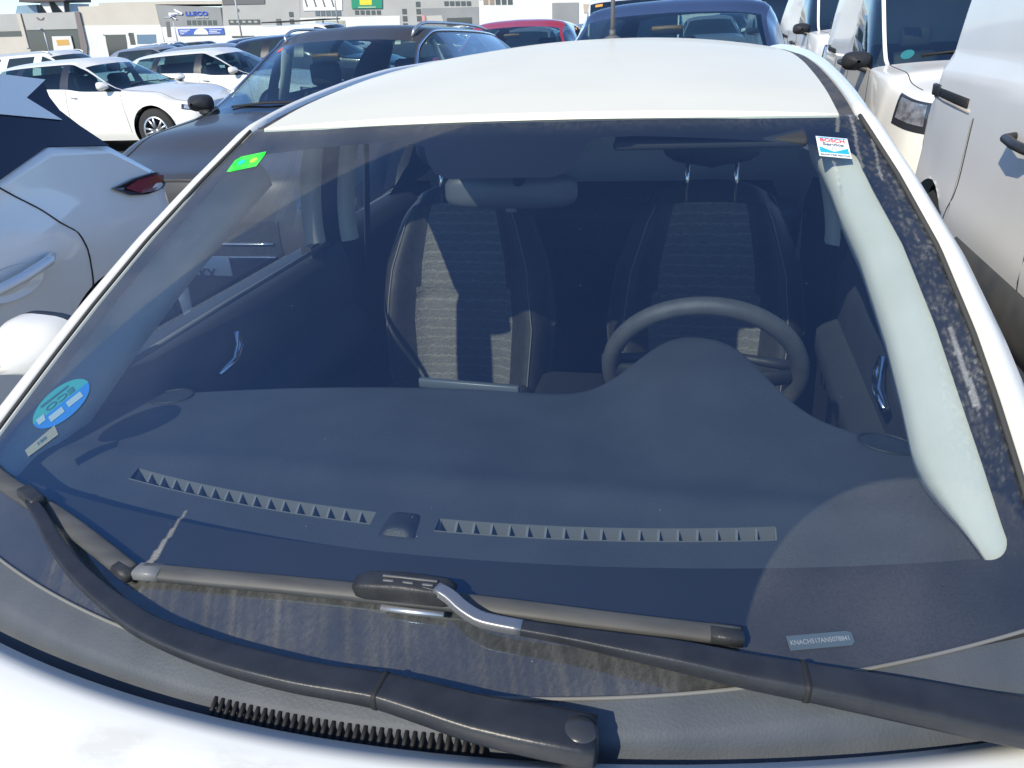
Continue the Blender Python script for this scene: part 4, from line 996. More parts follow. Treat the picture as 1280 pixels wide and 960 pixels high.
# ------------------------------------------------------------------ neighbour at the left: white crossover, we see its flank and tail
def left_car():
    y0 = -1.95; C = empty('white_crossover', (-2.76, y0, 0)); tag(C, 'white crossover at the left edge with its black rear pillar and dark red tail light', 'car')
    h = .91; V = []
    # flank profile: for every y the shoulder height and width, tail rounding in
    ys = np.r_[np.linspace(0, .5, 8), np.linspace(.6, 3.3, 40), np.linspace(3.36, 4.52, 48)]
    def sh(y): return np.interp(y, [0, .5, 1.2, 2.6, 3.35, 3.57, 3.83, 4.127, 4.352, 4.46, 4.52], [.70, .86, .99, 1.04, 1.10, 1.163, 1.226, 1.187, 1.056, .995, .965])
    def wd(y): return h * np.interp(y, [0, .12, .5, 1.2, 3.2, 4.0, 4.35, 4.42, 4.48, 4.52], [.55, .80, .96, 1, 1, .985, .955, .93, .86, .75])
    rows = [0, .12, .3, .45, .55, .64, .72, .80, .87, .93, .97, 1.0]
    P = np.zeros((len(ys), len(rows), 3))
    for i, y in enumerate(ys):
        for j, t in enumerate(rows):
            z = .24 + (sh(y) - .24) * t
            f = np.interp(z, [.24, .36, .55, .72, .80, .88, .95, 1.25], [.955, .985, .995, 1.0, 1.004, .998, .990, .955])
            # muscular haunch over the rear wheel
            hn = .030 * math.exp(-((y - 3.55) / .45) ** 2 - ((z - .93) / .10) ** 2)
            P[i, j] = (wd(y) * f + hn, y, z)
    keep = np.ones((len(ys) - 1, len(rows) - 1), bool)
    for wy in (.88, 3.93):
        d = np.hypot(P[:, :, 1] - wy, P[:, :, 2] - .35); c = d < .40
        keep &= ~(c[:-1, :-1] & c[1:, 1:] & c[1:, :-1] & c[:-1, 1:])
        for i, j in zip(*np.where(c)):
            v = np.array([P[i, j, 1] - wy, P[i, j, 2] - .35]); v /= max(np.hypot(*v), 1e-4)
            if v[1] > -.3: P[i, j, 1:] = np.array([wy, .35]) + v * .40
    P2 = P.copy(); P2[:, :, 0] *= -1
    b = MB().grid(P, False, keep).grid(P2, True, keep)
    b.grid(np.stack([P[:, -1], np.stack([np.zeros(len(ys)), ys, P[:, -1, 2] + .03], -1), P2[:, -1]], 1))     # deck and bonnet
    b.grid(np.stack([P[-1], P2[-1]], 0)); b.grid(np.stack([P2[0], P[0]], 0))
    b.build('body', NEIGH, C)
    # greenhouse: black glass with the body-coloured roof and the floating blade on the rear pillar
    def gx(y, z): return .90 - .30 * (z - 1.1)
    def pane(poly, off, nm, mat, th=.010, lab=None):
        Q = [Vector((gx(y, z) + off, y, z)) for y, z in poly]; Q2 = [Vector((-q.x, q.y, q.z)) for q in Q]
        for q, d in ((Q, -th), (Q2, th)):
            o = MB().prism(q if d < 0 else q[::-1], (d, 0, 0)).build(nm, mat, C, smooth=False)
            if lab: o['label'] = lab
    dark = principled('dark_tinted_glass', (.012, .015, .042), .10, coat=0, spec=.35)
    L0 = -y0
    W_ = lambda y: y + L0           # world y to local
    pane([(W_(-.60), 1.02), (W_(1.40), 1.07), (W_(1.619), 1.163), (W_(1.875), 1.232), (W_(2.165), 1.192), (W_(2.069), 1.277), (W_(2.013), 1.337), (W_(1.998), 1.385), (W_(2.005), 1.43), (W_(1.7), 1.44), (W_(1.2), 1.45), (W_(.3), 1.45)], 0, 'side_window', dark)
    pane([(W_(2.013), 1.442), (W_(1.889), 1.392), (W_(1.994), 1.306), (W_(1.754), 1.352), (W_(1.5), 1.40), (W_(1.35), 1.45), (W_(1.722), 1.484), (W_(1.841), 1.471)], .008, 'rear_pillar_blade', NEIGH, lab='white floating blade of the rear pillar')
    # roof with spoiler lip
    R = []
    for y in np.linspace(-.1, 2.0, 20):
        zc = np.interp(y, [-.1, .5, 1.3, 1.72, 1.84, 2.0], [1.47, 1.515, 1.522, 1.50, 1.488, 1.462]); hw = np.interp(y, [-.1, .5, 1.72, 2.0], [.74, .78, .79, .79])
        R.append([(u * hw, W_(y), zc - .018 * abs(u) ** 3 - (.03 if abs(u) > .99 else 0)) for u in np.linspace(-1, 1, 21)])
    MB().grid(np.array(R)).build('roof', NEIGH, C)
    rw = [[(u * .77, W_(1.99), 1.44) for u in np.linspace(-1, 1, 9)], [(u * .80, W_(2.05), 1.31) for u in np.linspace(-1, 1, 9)], [(u * .85, W_(2.165), 1.19) for u in np.linspace(-1, 1, 9)]]
    MB().grid(np.array(rw)).build('rear_window', dark, C)
    ws_ = [[(u * .70, W_(-.1), 1.465) for u in np.linspace(-1, 1, 9)], [(u * .82, W_(-.95), 1.03) for u in np.linspace(-1, 1, 9)]]
    MB().grid(np.array(ws_), True).build('windscreen', dark, C)
    def fl(y, z): # point on the flank
        i = int(np.argmin(abs(ys - W_(y)))); return np.interp(z, P[i, :, 2], P[i, :, 0])
    # tail light: dark wedge wrapping the corner
    def wedge(poly, off, nm, mat, par=C):
        Q = [Vector((fl(y, z) + off, W_(y), z)) for y, z in poly]; 
        os_ = [MB().prism(Q, (-.05, 0, 0)).build(nm, mat, None, smooth=False), MB().prism([Vector((-q.x, q.y, q.z)) for q in Q][::-1], (.05, 0, 0)).build(nm, mat, None, smooth=False)]
        for k, o in enumerate(os_): o.parent = par[k] if isinstance(par, list) else par
        return os_
    tl = wedge([(2.103, 1.040), (2.196, .995), (2.297, .978), (2.416, .977), (2.505, .983), (2.51, 1.029), (2.40, 1.050), (2.257, 1.052)], .016, 'tail_light', principled('tail_dark', (.02, .02, .03), .25, coat=.2))
    wedge([(2.17, 1.028), (2.25, .992), (2.33, .984), (2.49, .990), (2.50, 1.020), (2.39, 1.040), (2.26, 1.043)], .020, 'red_lens', principled('tail_red', (.20, .012, .02), .25, coat=.3), tl)
    MB().box((0, W_(2.565), .99), (1.3, .03, .035), bev=.008).build('light_bar', TAIL, C)
    # handle in its dished recess, door gap
    hx = fl(1.62, .87)
    MB().tube([(fl(1.28, .84) + .01, W_(1.28), .845), (fl(1.36, .85) + .040, W_(1.36), .856), (fl(1.5, .87) + .048, W_(1.50), .874), (fl(1.62, .88) + .044, W_(1.62), .892), (fl(1.68, .9) + .008, W_(1.675), .899)], [(.013, .016), (.016, .021), (.016, .022), (.016, .022), (.012, .018)], 12, up=(1, 0, 0)).build('door_handle', NEIGH, C)
    g = []
    for a in np.linspace(0, 1, 6): g.append([(fl(1.50, .86) + .004 - .016 * (1 - a ** 2), W_(1.50 + .13 * a * math.cos(q)), .855 + .055 * a * math.sin(q)) for q in np.linspace(0, 2 * math.pi, 28)])
    MB().grid(np.array(g)).build('handle_recess', NEIGH, C)
    gap = [(1.60, 1.15), (1.66, 1.10), (1.724, 1.049), (1.784, .985), (1.85, .92), (1.866, .841), (1.86, .745), (1.81, .67), (1.72, .60)]
    G2 = [(fl(y, z) + .0015, W_(y), z) for y, z in smooth_path(gap, 30)]
    MB().tube(G2, .003, 5).build('door_gap', RUBBER, C); MB().tube([(-x, y, z) for x, y, z in G2], .003, 5).build('door_gap', RUBBER, C)
    for wy in (.88, 3.93):
        for sx in (-1, 1):
            w = empty('wheel', (sx * .79, wy, .345), 0, C)
            MB().lathe([(.22, -.11), (.31, -.11), (.345, -.08), (.345, .08), (.31, .11), (.22, .11)], (0, 0, 0), 'X').build('tyre', TYRE, w)
            MB().lathe([(0, sx * .07), (.06, sx * .08), (.2, sx * .06), (.225, sx * .10), (.225, -sx * .1)], (0, 0, 0), 'X').build('rim', ALU, w)
            MB().lathe([(.395, sx * .06), (.39, -sx * .25)], (0, 0, 0), 'X').build('arch_liner', RUBBER, w)
    b = MB()
    Q = [(fl(y, z) + .006, W_(y), z) for y, z in ((2.0, .50), (2.25, .46), (2.48, .42), (2.48, .26), (2.0, .26))]
    b.prism(Q, (-.05, 0, 0)).prism([(-x, y, z) for x, y, z in Q][::-1], (.05, 0, 0)); b.build('bumper_cladding', PLASTIC, C, smooth=False)
    for sx in (-1, 1):
        mw = empty('wing_mirror', (sx * 1.0, W_(-.35), 1.08), 0, C)
        MB().tube([(0, -.08, 0), (0, -.04, 0), (0, .05, 0), (0, .08, 0)], [.03, .085, .09, .07], 16, sx=1).build('shell', NEIGH, mw); MB().tube([(0, 0, -.05), (-sx * .12, 0, -.08)], .02, 8).build('foot', PLASTIC, mw)
left_car()

# ------------------------------------------------------------------ vans at the right
def van_push(A, n):
    """pressed-in upper panel on the long flank"""
    y, z = A[:, :, 1], A[:, :, 2]; m = ss(2.40, 2.45, y) * (1 - ss(4.02, 4.07, y)) * ss(1.22, 1.26, z) * (1 - ss(1.66, 1.71, z)) * (A[:, :, 0] > .6)
    A = A.copy(); A[:, :, 0] -= .03 * m
    bow = .035 * np.exp(-((z - .62) / .12) ** 2) * (A[:, :, 0] > .6) * ss(.5, 1, y) * (1 - ss(4.0, 4.3, y)); A[:, :, 0] += bow * .4
    return A
def ex_van(C, at, patch, A, n):
    sel = A[:, :3 * n + n // 2].reshape(-1, 3); sel = sel[sel[:, 0] > .6]
    def sx_(y, z): return float(sel[np.argmin((sel[:, 1] - y) ** 2 + (sel[:, 2] - z) ** 2), 0])
    for sx in (-1, 1):
        # sliding-door rail, its end bracket, handle, sill moulding, door gap
        r = MB().tube([(sx * (sx_(y, z) + .001), y, z) for y, z in ((3.40, 1.10), (3.6, 1.103), (3.8, 1.106), (4.0, 1.108))], [(.008, .021)] * 4, 8, flat=.5); r.build('door_rail', RUBBER, C)
        r = MB().tube([(sx * (sx_(y, z) - .002), y, z) for y, z in ((3.36, 1.068), (3.6, 1.072), (3.8, 1.076), (4.0, 1.08))], [(.008, .009)] * 4, 8); r.build('rail_lip', principled('rail_lip', (.42, .37, .32), .6), C)
        MB().box((sx * (sx_(3.98, 1.11) + .002), 3.97, 1.112), (.022, .13, .058), bev=.006).build('rail_cap', PLASTIC, C)
        hs = [(2.42, 1.03, 0), (2.48, 1.035, .045), (2.58, 1.04, .055), (2.70, 1.045, .045), (2.74, 1.045, 0)]
        MB().tube([(sx * (sx_(y, z) + o), y, z) for y, z, o in hs], [(.018, .020)] * 5, 10, up=(1, 0, 0)).build('door_handle', PLASTIC, C)
        V = []
        for y in np.linspace(1.45, 3.25, 30):
            e = float(ss(3.25, 3.14, y)); b0 = sx_(y, .42)
            V.append([(sx * (b0 - .03), y, .30), (sx * (b0 + .020 * e), y, .33), (sx * (b0 + .030 * e), y, .40), (sx * (b0 + .024 * e), y, .43 + .12 * e), (sx * (b0 - .02), y, .45 + .13 * e)])
        MB().grid(np.array(V), sx < 0).build('side_moulding', noisy('grey_moulding', (.055, .057, .06), (.085, .082, .075), 8, .6), C)
        MB().tube([(sx * (sx_(3.30, z) + .0005), 3.30, z) for z in np.linspace(.3, 1.04, 24)], .0025, 5).build('door_gap', principled('gap_grey', (.22, .22, .22), .8), C)
def build_van(label, loc, rz, paint, near=True, spec=VAN, H=None, **kw):
    return build_car('white_van', label, 'van', spec, paint, loc, rz, near=near, wheels=(.86, 3.72), R=.325, rear_side_window=False, quarter_window=False, pillar_black=False, mirror_mat=PLASTIC, trim=PLASTIC, push=van_push, extra=kw.pop('extra', ex_van), group='white delivery vans on the right', hub=principled('steel_wheel', (.10, .10, .105), .5), **kw)
VWHITE = noisy('van_white', (.79, .775, .735), (.755, .74, .70), 2, .45, coat=.3)
V1 = build_van('nearest white van, filling the right edge, with grey side moulding and sliding door rail', (2.42, .22, 0), 0, VWHITE, n=18, spec=dict(VAN, L=4.2, re=4.11, tail=4.18))
def ex_van2(C, at, patch, A, n):
    ex_van(C, at, patch, A, n)
    patch(5.84, 5.93, 4.35, 4.7, .004, 'windscreen_sticker', principled('sticker_orange', (.70, .32, .06), .5))[0].name
    for o in [c for c in C.children if c.name.startswith('windscreen_sticker')][:1]: bpy.data.objects.remove(o)
    q = at(5.16, 4.45, .005); q[0] *= -1; nrm = at(5.16, 4.45, .1) - at(5.16, 4.45, 0); nrm[0] *= -1
    X = Vector((1, 0, 0)); Z = Vector(nrm).normalized(); X = (X - Z * X.dot(Z)).normalized(); Y = Z.cross(X)
    MB().add([Vector(q) + X * .05 * math.cos(a) + Y * .05 * math.sin(a) for a in np.linspace(0, 2 * math.pi, 24)[:-1]], [tuple(range(23))]).build('round_sticker', principled('sticker_teal2', (.015, .15, .18), .6), C, smooth=False)
V2 = build_van('white van with round teal windscreen sticker, facing forward just behind the nearest van', (2.50, 5.45, 0), R_(-1), WHITE2, extra=ex_van2)
for c in V2.children:
    if c.name.startswith('headlight'):
        for r in c.children: r.data = r.data.copy()
BIG = dict(VAN); BIG.update(L=4.9, W=1.98, H=2.05, zn=1.08, zc=1.24, zbr=1.2, wr=.80)
V3 = build_van('larger white van with black mirror, third vehicle back on the right', (2.72, 10.9, 0), R_(2), WHITE2, spec=BIG)
V4 = copy_car(V2, 'white van farthest back on the right, mostly hidden by the larger van', (2.3, 17.4, 0), R_(2), SILVER, WHITE2, 'white delivery vans on the right')
V5 = copy_car(V2, 'white van standing behind the blue car', (-.9, 13.4, 0), R_(3), WHITE2, WHITE2, 'white delivery vans on the right')

# ------------------------------------------------------------------ the rest of the car park
YAW = R_(-14.25); FH = Vector((math.sin(YAW), math.cos(YAW), 0)); RH = Vector((math.cos(YAW), -math.sin(YAW), 0))
def lot():
    far = dict(near=False, n=5)
    hatch = build_car('parked_hatchback', 'white hatchback second from the graphite car, just beyond the nearest row', 'car', dict(HATCH, H=1.40), WHITE2, (-6.4, 14.0, 0), R_(90), near=True, glass=MATS['car_glass_green'])
    est = dict(HATCH); est.update(L=4.55, H=1.50, re=4.32, tail=4.46, cp=3.45, zbr=1.0, rear_drop=.08)
    wag = build_car('parked_estate', 'white estate car with three side windows beyond the roof of the nearest white hatchback', 'car', est, WHITE2, (-11.9, 16.2, 0), R_(90), rails=ALU, pillar_black=False, **far)
    suv = build_car('parked_suv', 'black sport utility car with bright glass reflections left of the graphite roof', 'car', SUV, BLACKP, (-6.3, 18.2, 0), R_(90), **far)
    van = build_car('parked_van', 'white van with a ladder rack on its roof below the blue banner', 'van', VAN, WHITE2, (-10.4, 27.0, 0), R_(90), wheels=(.86, 3.72), rear_side_window=False, quarter_window=False, pillar_black=False, mirror_mat=PLASTIC,
                    extra=lambda C, at, patch, A, n: MB().tube([(-.6, 1.9, 1.98), (-.6, 4.3, 1.98)], .02, 6).tube([(.6, 1.9, 1.98), (.6, 4.3, 1.98)], .02, 6).tube([(-.62, 2.0, 1.98), (.62, 2.0, 1.98)], .02, 6).tube([(-.62, 3.1, 1.98), (.62, 3.1, 1.98)], .02, 6).tube([(-.62, 4.2, 1.98), (.62, 4.2, 1.98)], .02, 6).tube([(-.6, 2.0, 1.85), (-.6, 2.0, 1.98)], .02, 6).tube([(.6, 4.2, 1.85), (.6, 4.2, 1.98)], .02, 6).build('ladder_rack', PLASTIC, C), **far)
    P = {'white': WHITE2, 'silver': SILVER, 'grey': GREYP, 'black': BLACKP, 'navy': BLUEP, 'red': REDP}
    G_ = 'cars parked in the far rows'
    rows = [  # source, colour, x, y, rz, label
     ('h', 'silver', -13.6, 13.6, 90, 'silver hatchback at the left edge beyond the black rear pillar'),
     ('h', 'silver', -9.6, 19.3, 90, 'silver hatchback between the white estate car and the navy one'),
     ('s', 'navy', -9.3, 22.5, 90, 'navy car below the dark doorways of the white hall'),
     ('s', 'black', -6.0, 26.2, 90, 'black car beside the rack van, right of it'),
     ('h', 'silver', -16.4, 20.2, 90, 'silver car at the left edge behind the white estate car'),
     ('h', 'white', -15.2, 24.6, 90, 'white car roof in front of the showroom entrance'),
     ('h', 'grey', -20.2, 24.2, 90, 'grey car roof at the left edge under the beige building'),
     ('s', 'white', -14.1, 30.5, 90, 'white tall car in front of the hall doors'),
     ('h', 'grey', -19.6, 31.0, 90, 'grey car below the showroom glass'),
     ('h', 'white', -25.5, 31.3, 90, 'white car at the left edge in the third far row'),
     ('h', 'silver', -8.4, 33.0, 90, 'silver car below the grey sign panel'),
     ('h', 'white', -3.7, 33.4, 90, 'white car roof below the window strip of the grey unit'),
     ('h', 'black', -24.0, 38.0, 90, 'black car far back at the left under the beige wall'),
     ('h', 'white', -18.0, 38.4, 90, 'white car far back below the pale hall'),
     ('s', 'silver', -12.0, 39.0, 90, 'silver tall car far back near the blue banner'),
     ('h', 'navy', -6.2, 39.5, 90, 'navy car far back right of the blue banner'),
     ('h', 'white', -30.5, 46.0, 90, 'white car farthest back at the left edge'),
     ('h', 'silver', -23.0, 46.5, 90, 'silver car farthest back below the showroom'),
     ('s', 'white', -16.0, 47.0, 90, 'white tall car farthest back below the hall'),
     ('h', 'grey', -9.5, 47.5, 90, 'grey car farthest back below the logo panel'),
     ('h', 'white', -3.6, 15.6, 2, 'white car between the graphite car and the red one'),
     ('h', 'silver', -2.2, 16.6, 3, 'silver car just right of the red car'),
     ('h', 'white', .5, 22.5, 3, 'white car beyond the blue roof, left of the vans'),
     ('s', 'silver', -1.8, 24.0, 3, 'silver tall car beyond the blue roof'),
     ('h', 'navy', 1.1, 30.0, 3, 'navy car far back left of the vans'),
    ]
    rr = random.Random(7); tones = ['white', 'silver', 'white', 'grey', 'black', 'silver', 'navy', 'white']
    names = {'white': 'white', 'silver': 'silver', 'grey': 'dark grey', 'black': 'black', 'navy': 'navy'}
    for k, (y, xs_) in enumerate(((55, (-35, -29, -23.5, -18, -12.4, -7)), (63, (-39, -33, -27, -21, -15, -9.3)), (72, (-43, -36, -30, -23.6, -17.5, -11.5)))):
        for i, x in enumerate(xs_):
            c = tones[(i + 3 * k) % 8]
            rows.append((('h', 's')[(i + k) % 3 == 0], c, x + rr.uniform(-.6, .6), y + rr.uniform(-.5, .5), 90, None))
    far_h = build_car('parked_hatchback', rows[0][5], 'car', HATCH, WHITE2, (rows[0][2], rows[0][3], 0), R_(90), group=G_, **far)
    for o in far_h.children:
        if o.type == 'MESH' and o.data.materials[0] == WHITE2: o.material_slots[0].link = 'OBJECT'; o.material_slots[0].material = SILVER
    for s, c, x, y, rz, lab in rows[1:]:
        lab = lab or 'tiny far car in the mass of roofs in front of the industrial units'
        q = copy_car(far_h if s == 'h' else suv, lab, (x, y, 0), R_(rz + random.uniform(-1.5, 1.5)), P[c], WHITE2 if s == 'h' else BLACKP, G_)
        if s == 'h' and c != 'white': pass
lot()

# ------------------------------------------------------------------ industrial units beyond the car park
CAMP = Vector((.33, -.5, 1.54)); CM = cam.matrix_world
D0 = 125.0
camR = Vector((CM[0][0], CM[1][0], CM[2][0])); camU = Vector((CM[0][1], CM[1][1], CM[2][1])); camF = -Vector((CM[0][2], CM[1][2], CM[2][2]))
def wall_pt(px, py, back=0.0):
    """survey of the photograph: the point of the street front (a vertical plane 125 m off) seen at that spot"""
    d = camF * 970 + camR * (px - 640) - camU * (py - 480)
    return CAMP + d * ((D0 - back) / d.dot(FH))
def panel(px_poly, front, thick, nm, mat, par=None, lab=None):
    front *= .35; thick = thick * .35 if thick < 2 else thick
    Q = [wall_pt(x, y) - FH * front for x, y in px_poly]
    b = MB().prism(Q, FH * thick); bm = bmesh.new(); 
    o = b.build(nm, mat, None, smooth=False)
    me = o.data; bm.from_mesh(me); bmesh.ops.recalc_face_normals(bm, faces=bm.faces[:]); bm.to_mesh(me); bm.free()
    if par: o.parent = par
    if lab: o['label'] = lab
    return o
BEIGEW = noisy('beige_render', (.58, .54, .48), (.54, .50, .44), .4, .9); WHITEW = noisy('white_render', (.74, .74, .71), (.68, .68, .65), .3, .9)
GREYW = noisy('grey_panel', (.30, .31, .32), (.26, .27, .28), .3, .8); LGREY = noisy('pale_grey_panel', (.44, .44, .43), (.40, .40, .39), .3, .85); DGREY = principled('dark_panel', (.14, .145, .15), .7)
WIN = principled('dark_window', (.035, .045, .06), .12, coat=1); BLUEB = principled('banner_blue', (.06, .13, .48), .5); GREENB = principled('sign_green', (.02, .26, .15), .5); YEL = principled('sign_yellow', (.75, .62, .05), .5)
BLUEL = principled('letter_blue', (.05, .12, .55), .5); WHITEL = principled('letter_white', (.82, .82, .8), .5); ORANGE = principled('sign_orange', (.60, .36, .10), .6)
def wtext(s, px, py, hpx, nm, mat, par, sx=1.0, bold=.0):
    """lettering fixed to a facade, hpx tall"""
    q = wall_pt(px, py) - FH * .12; m = .000848 * D0 * 1.0
    ax = (wall_pt(px + 10, py - .1) - wall_pt(px - 10, py + .1)).normalized(); M = frame(q, ax, Vector((0, 0, 1)))
    return text_mesh(s, hpx * m * 1.35, nm, mat, par, M, bold, sx, .04)
def units():
    def unit(nm, label, poly, mat, cat='building'):
        o = panel(poly, 0, 14, nm, mat); tag(o, label, cat, 'industrial units across the car park'); return o
    B_ = 72
    u = unit('industrial_unit', 'beige unit with a dark window band at the far left', [(-60, 20), (25.8, 17), (38, 60), (38, B_), (-60, B_)], BEIGEW)
    panel([(-60, 41), (27, 38.5), (29, 45.5), (-60, 48)], .05, .3, 'window', WIN, u); panel([(-60, 20), (21, 17), (28, 38), (-60, 40)], .04, .2, 'wall_panel', LGREY, u); panel([(21, 17), (25.8, 17), (37, 60), (33, 60)], .5, .5, 'pillar', BEIGEW, u)
    u = unit('showroom', 'dark glazed showroom with white portal beside the beige unit', [(26, 17), (100, 14.8), (110, 58), (110, B_), (38, B_), (38, 60)], DGREY)
    panel([(28, 17), (94, 15), (98, 36), (34, 37.5)], .6, .7, 'fascia', LGREY, u); panel([(34, 37.5), (98, 36), (103, 58), (103, B_), (38, B_), (38.5, 59)], .1, .2, 'shop_window', WIN, u)
    panel([(66, 45.5), (89.5, 45), (93, 59), (93, B_), (70, B_)], .9, .5, 'portal', WHITEW, u); panel([(71.5, 49.8), (86.5, 49.2), (88.5, 56), (73.5, 57)], 1.0, .2, 'door_sign', ORANGE, u); panel([(94, 15), (100, 14.8), (110, 58), (110, B_), (104.5, B_)], .8, .6, 'pillar', principled('pillar_mauve', (.20, .18, .18), .8), u)
    e = MB(); [e.prism([wall_pt(a, b_) - FH * .28 for a, b_ in q], FH * .06) for q in ([(46, 21.5), (48.5, 21.8), (51, 24), (49, 25)], [(51, 25.5), (54, 23), (56, 21.5), (55.5, 24.5)])]; e.build('emblem', DGREY, u, smooth=False)
    panel([(27, -6), (84, -8), (84, 1.5), (27, 3)], 2, 8, 'roof_canopy', principled('canopy', (.10, .085, .09), .8), u)
    panel([(44, 2.6), (80, 1.5), (82, 15.4), (45, 16.6)], -4, .5, 'roof_wall', principled('roof_wall', (.20, .195, .2), .8), u)
    panel([(50, 3), (61, 2.4), (65.5, 15.6), (59, 15.9)], .2, .5, 'roof_strut', WHITEW, u); panel([(68, 2.3), (79, 2), (81, 14.6), (79, 15.2)], .2, .5, 'roof_strut', WHITEW, u)
    panel([(18, 7), (42, 5.5), (44, 16.6), (16, 17.2)], -2, 3, 'roof_glass', principled('roof_glass', (.22, .32, .42), .2), u); panel([(83, 4.5), (96, 4.3), (97, 14.8), (84, 15.2)], -2, 3, 'roof_glass', MATS['roof_glass'], u)
    u = unit('industrial_unit', 'long pale hall with beige upper wall and dark doorways', [(97, 8.3), (123, 7.3), (123, 3.2), (278, .2), (278, 5), (194, 5.5), (206, 56), (206, B_), (110, B_), (104, 32)], BEIGEW)
    panel([(104, 32), (201, 31), (206, 56), (206, B_), (109.5, B_)], .08, .3, 'lower_wall', WHITEW, u); panel([(131.5, 43.5), (157, 43), (159, 54), (160, B_), (137, B_), (133, 54)], .15, .2, 'doorway', WIN, u)
    panel([(160.5, 41), (167, 41), (170, 56), (163.5, 56)], .15, .2, 'doorway', WIN, u); panel([(171, 43.3), (195, 43), (196, 55), (172, 55)], .15, .2, 'window', principled('blue_window', (.14, .22, .32), .2), u)
    for a in (0, 1): panel([(131.5 + 31 * a, 42), (127 + 31 * a, 40.5), (126 + 31 * a, 41), (130.5 + 31 * a, 43)], 1.2, .3, 'door_hood', WHITEW, u)
    u = unit('industrial_unit', 'grey unit with blue lettered logo panel and blue banner', [(194.5, 6), (275, 9), (279, 32), (282, 52), (283, B_), (210, B_), (207, 56), (201, 33)], WHITEW)
    panel([(194.5, 6), (275, 9), (279, 32.3), (201, 33.2)], .12, .4, 'sign_panel', GREYW, u)
    for k in range(6): panel([(233.5 + k * 6.5, 25.4), (238.5 + k * 6.5, 25.3), (239.3 + k * 6.5, 31.2), (234.3 + k * 6.5, 31.3)], .2, .2, 'window', WIN, u)
    panel([(207.5, 27), (212, 27), (214, 46), (209.5, 46)], .2, .2, 'doorway', DGREY, u)
    panel([(222.5, 36.2), (279.5, 34.8), (281, 42.8), (224, 44.2)], .5, .3, 'banner', BLUEB, u)
    ar = [wall_pt(252 + 9 * math.cos(a), 43.4 - 8 * math.sin(a)) - FH * .22 for a in np.linspace(.05, math.pi - .05, 16)]; MB().prism(ar, FH * .06).build('banner_arch', WHITEL, u, smooth=False)
    for (x0, x1, y) in ((225, 238, 37.6), (225, 235, 39.6), (226, 231, 42), (262, 277.5, 37), (262, 272, 39), (262, 276, 41)): panel([(x0, y), (x1, y - .3), (x1, y + .5), (x0, y + .8)], .6, .1, 'banner_text', WHITEL, u)
    lg = MB()
    lg.prism([wall_pt(a, b_) - FH * .22 for a, b_ in ((218.5, 11), (228.5, 16), (228, 18.4), (219, 17.6), (211, 17.0), (211.5, 15.8), (222, 16), (217.5, 12.2))], FH * .07)
    lg.prism([wall_pt(a, b_) - FH * .22 for a, b_ in ((211, 17.2), (220, 18.6), (213.5, 19.4), (221.5, 23.6), (220, 24.4), (211.8, 19.6))], FH * .07); lg.build('logo', WHITEL, u, smooth=False)
    lg = MB(); lg.prism([wall_pt(a, b_) - FH * .30 for a, b_ in ((221.5, 15), (226, 17), (222.5, 16.8))], FH * .06); lg.prism([wall_pt(a, b_) - FH * .30 for a, b_ in ((214, 18.5), (219, 19.6), (215.5, 20.4))], FH * .06); lg.build('logo_core', BLUEL, u, smooth=False)
    wtext('LLECO', 246, 17.2, 5.2, 'lettering', BLUEL, u, 1.45, .02); wtext('WEVALE SA', 252.5, 22, 2.0, 'lettering', WHITEL, u, 1.25)
    u = unit('industrial_unit', 'pale grey unit with a strip of small windows right of the blue banner', [(276.5, -12), (374, -14), (376, 52), (377, B_), (283, B_), (282, 52), (279, 32)], LGREY)
    panel([(277, -12), (331, -12), (331, 4.8), (278.5, 6)], .3, .4, 'dark_fascia', DGREY, u); panel([(279.5, 32.5), (374, 31.5), (376, 52), (376, B_), (283, B_), (282, 52)], .1, .3, 'lower_wall', WHITEW, u)
    panel([(285.5, 24.6), (324.5, 24.2), (325.5, 30.2), (286.5, 30.6)], .2, .2, 'window_strip', WIN, u)
    for k in range(5): panel([(288 + k * 7.4, 26), (292 + k * 7.4, 26), (292.5 + k * 7.4, 28.4), (288.5 + k * 7.4, 28.4)], .3, .05, 'window_blind', LGREY, u)
    panel([(345, 23.5), (351, 23.5), (353, 42), (347, 42)], .2, .2, 'doorway', DGREY, u)
    for k in range(3): panel([(361 + k * .9, 14.8 + k * 9), (366.3 + k * .9, 14.8 + k * 9), (367 + k * .9, 21 + k * 9), (361.8 + k * .9, 21 + k * 9)], .2, .2, 'window', WIN, u)
    panel([(290, 45), (318, 44.6), (318, 47), (290.5, 47.5)], .2, .2, 'doorway', WIN, u); wtext('&', 297, 12, 4, 'faded_mark', principled('faded_mark', (.46, .42, .33), .9), u)
    u = unit('industrial_unit', 'white unit with a garage shutter and a green sign on its upper wall', [(374.5, -14), (500, -18), (500, 46), (500, B_), (377, B_), (376, 52)], LGREY)
    panel([(375, 22.6), (500, 19.6), (500, B_), (377, B_)], .1, .3, 'lower_wall', WHITEW, u); panel([(377.5, -14), (427, -15), (428, 12.8), (380, 13.4)], .3, .3, 'white_panel', WHITEL, u)
    for k in range(4): panel([(380 + k * 11, -3), (381.5 + k * 11, -3), (385 + k * 11, 8), (383.4 + k * 11, 8.6)], .5, .2, 'bracket', DGREY, u)
    for k in range(5): panel([(394 + k * 6.7, 13.8), (399.3 + k * 6.7, 13.7), (399.9 + k * 6.7, 19.6), (394.6 + k * 6.7, 19.8)], .2, .2, 'window', principled('blue_grey_window', (.12, .15, .18), .15), u)
    for k in range(5): panel([(443.5 + k * 6.8, 13), (448.4 + k * 6.8, 12.9), (449 + k * 6.8, 18), (444.1 + k * 6.8, 18.2)], .2, .2, 'window', WIN, u)
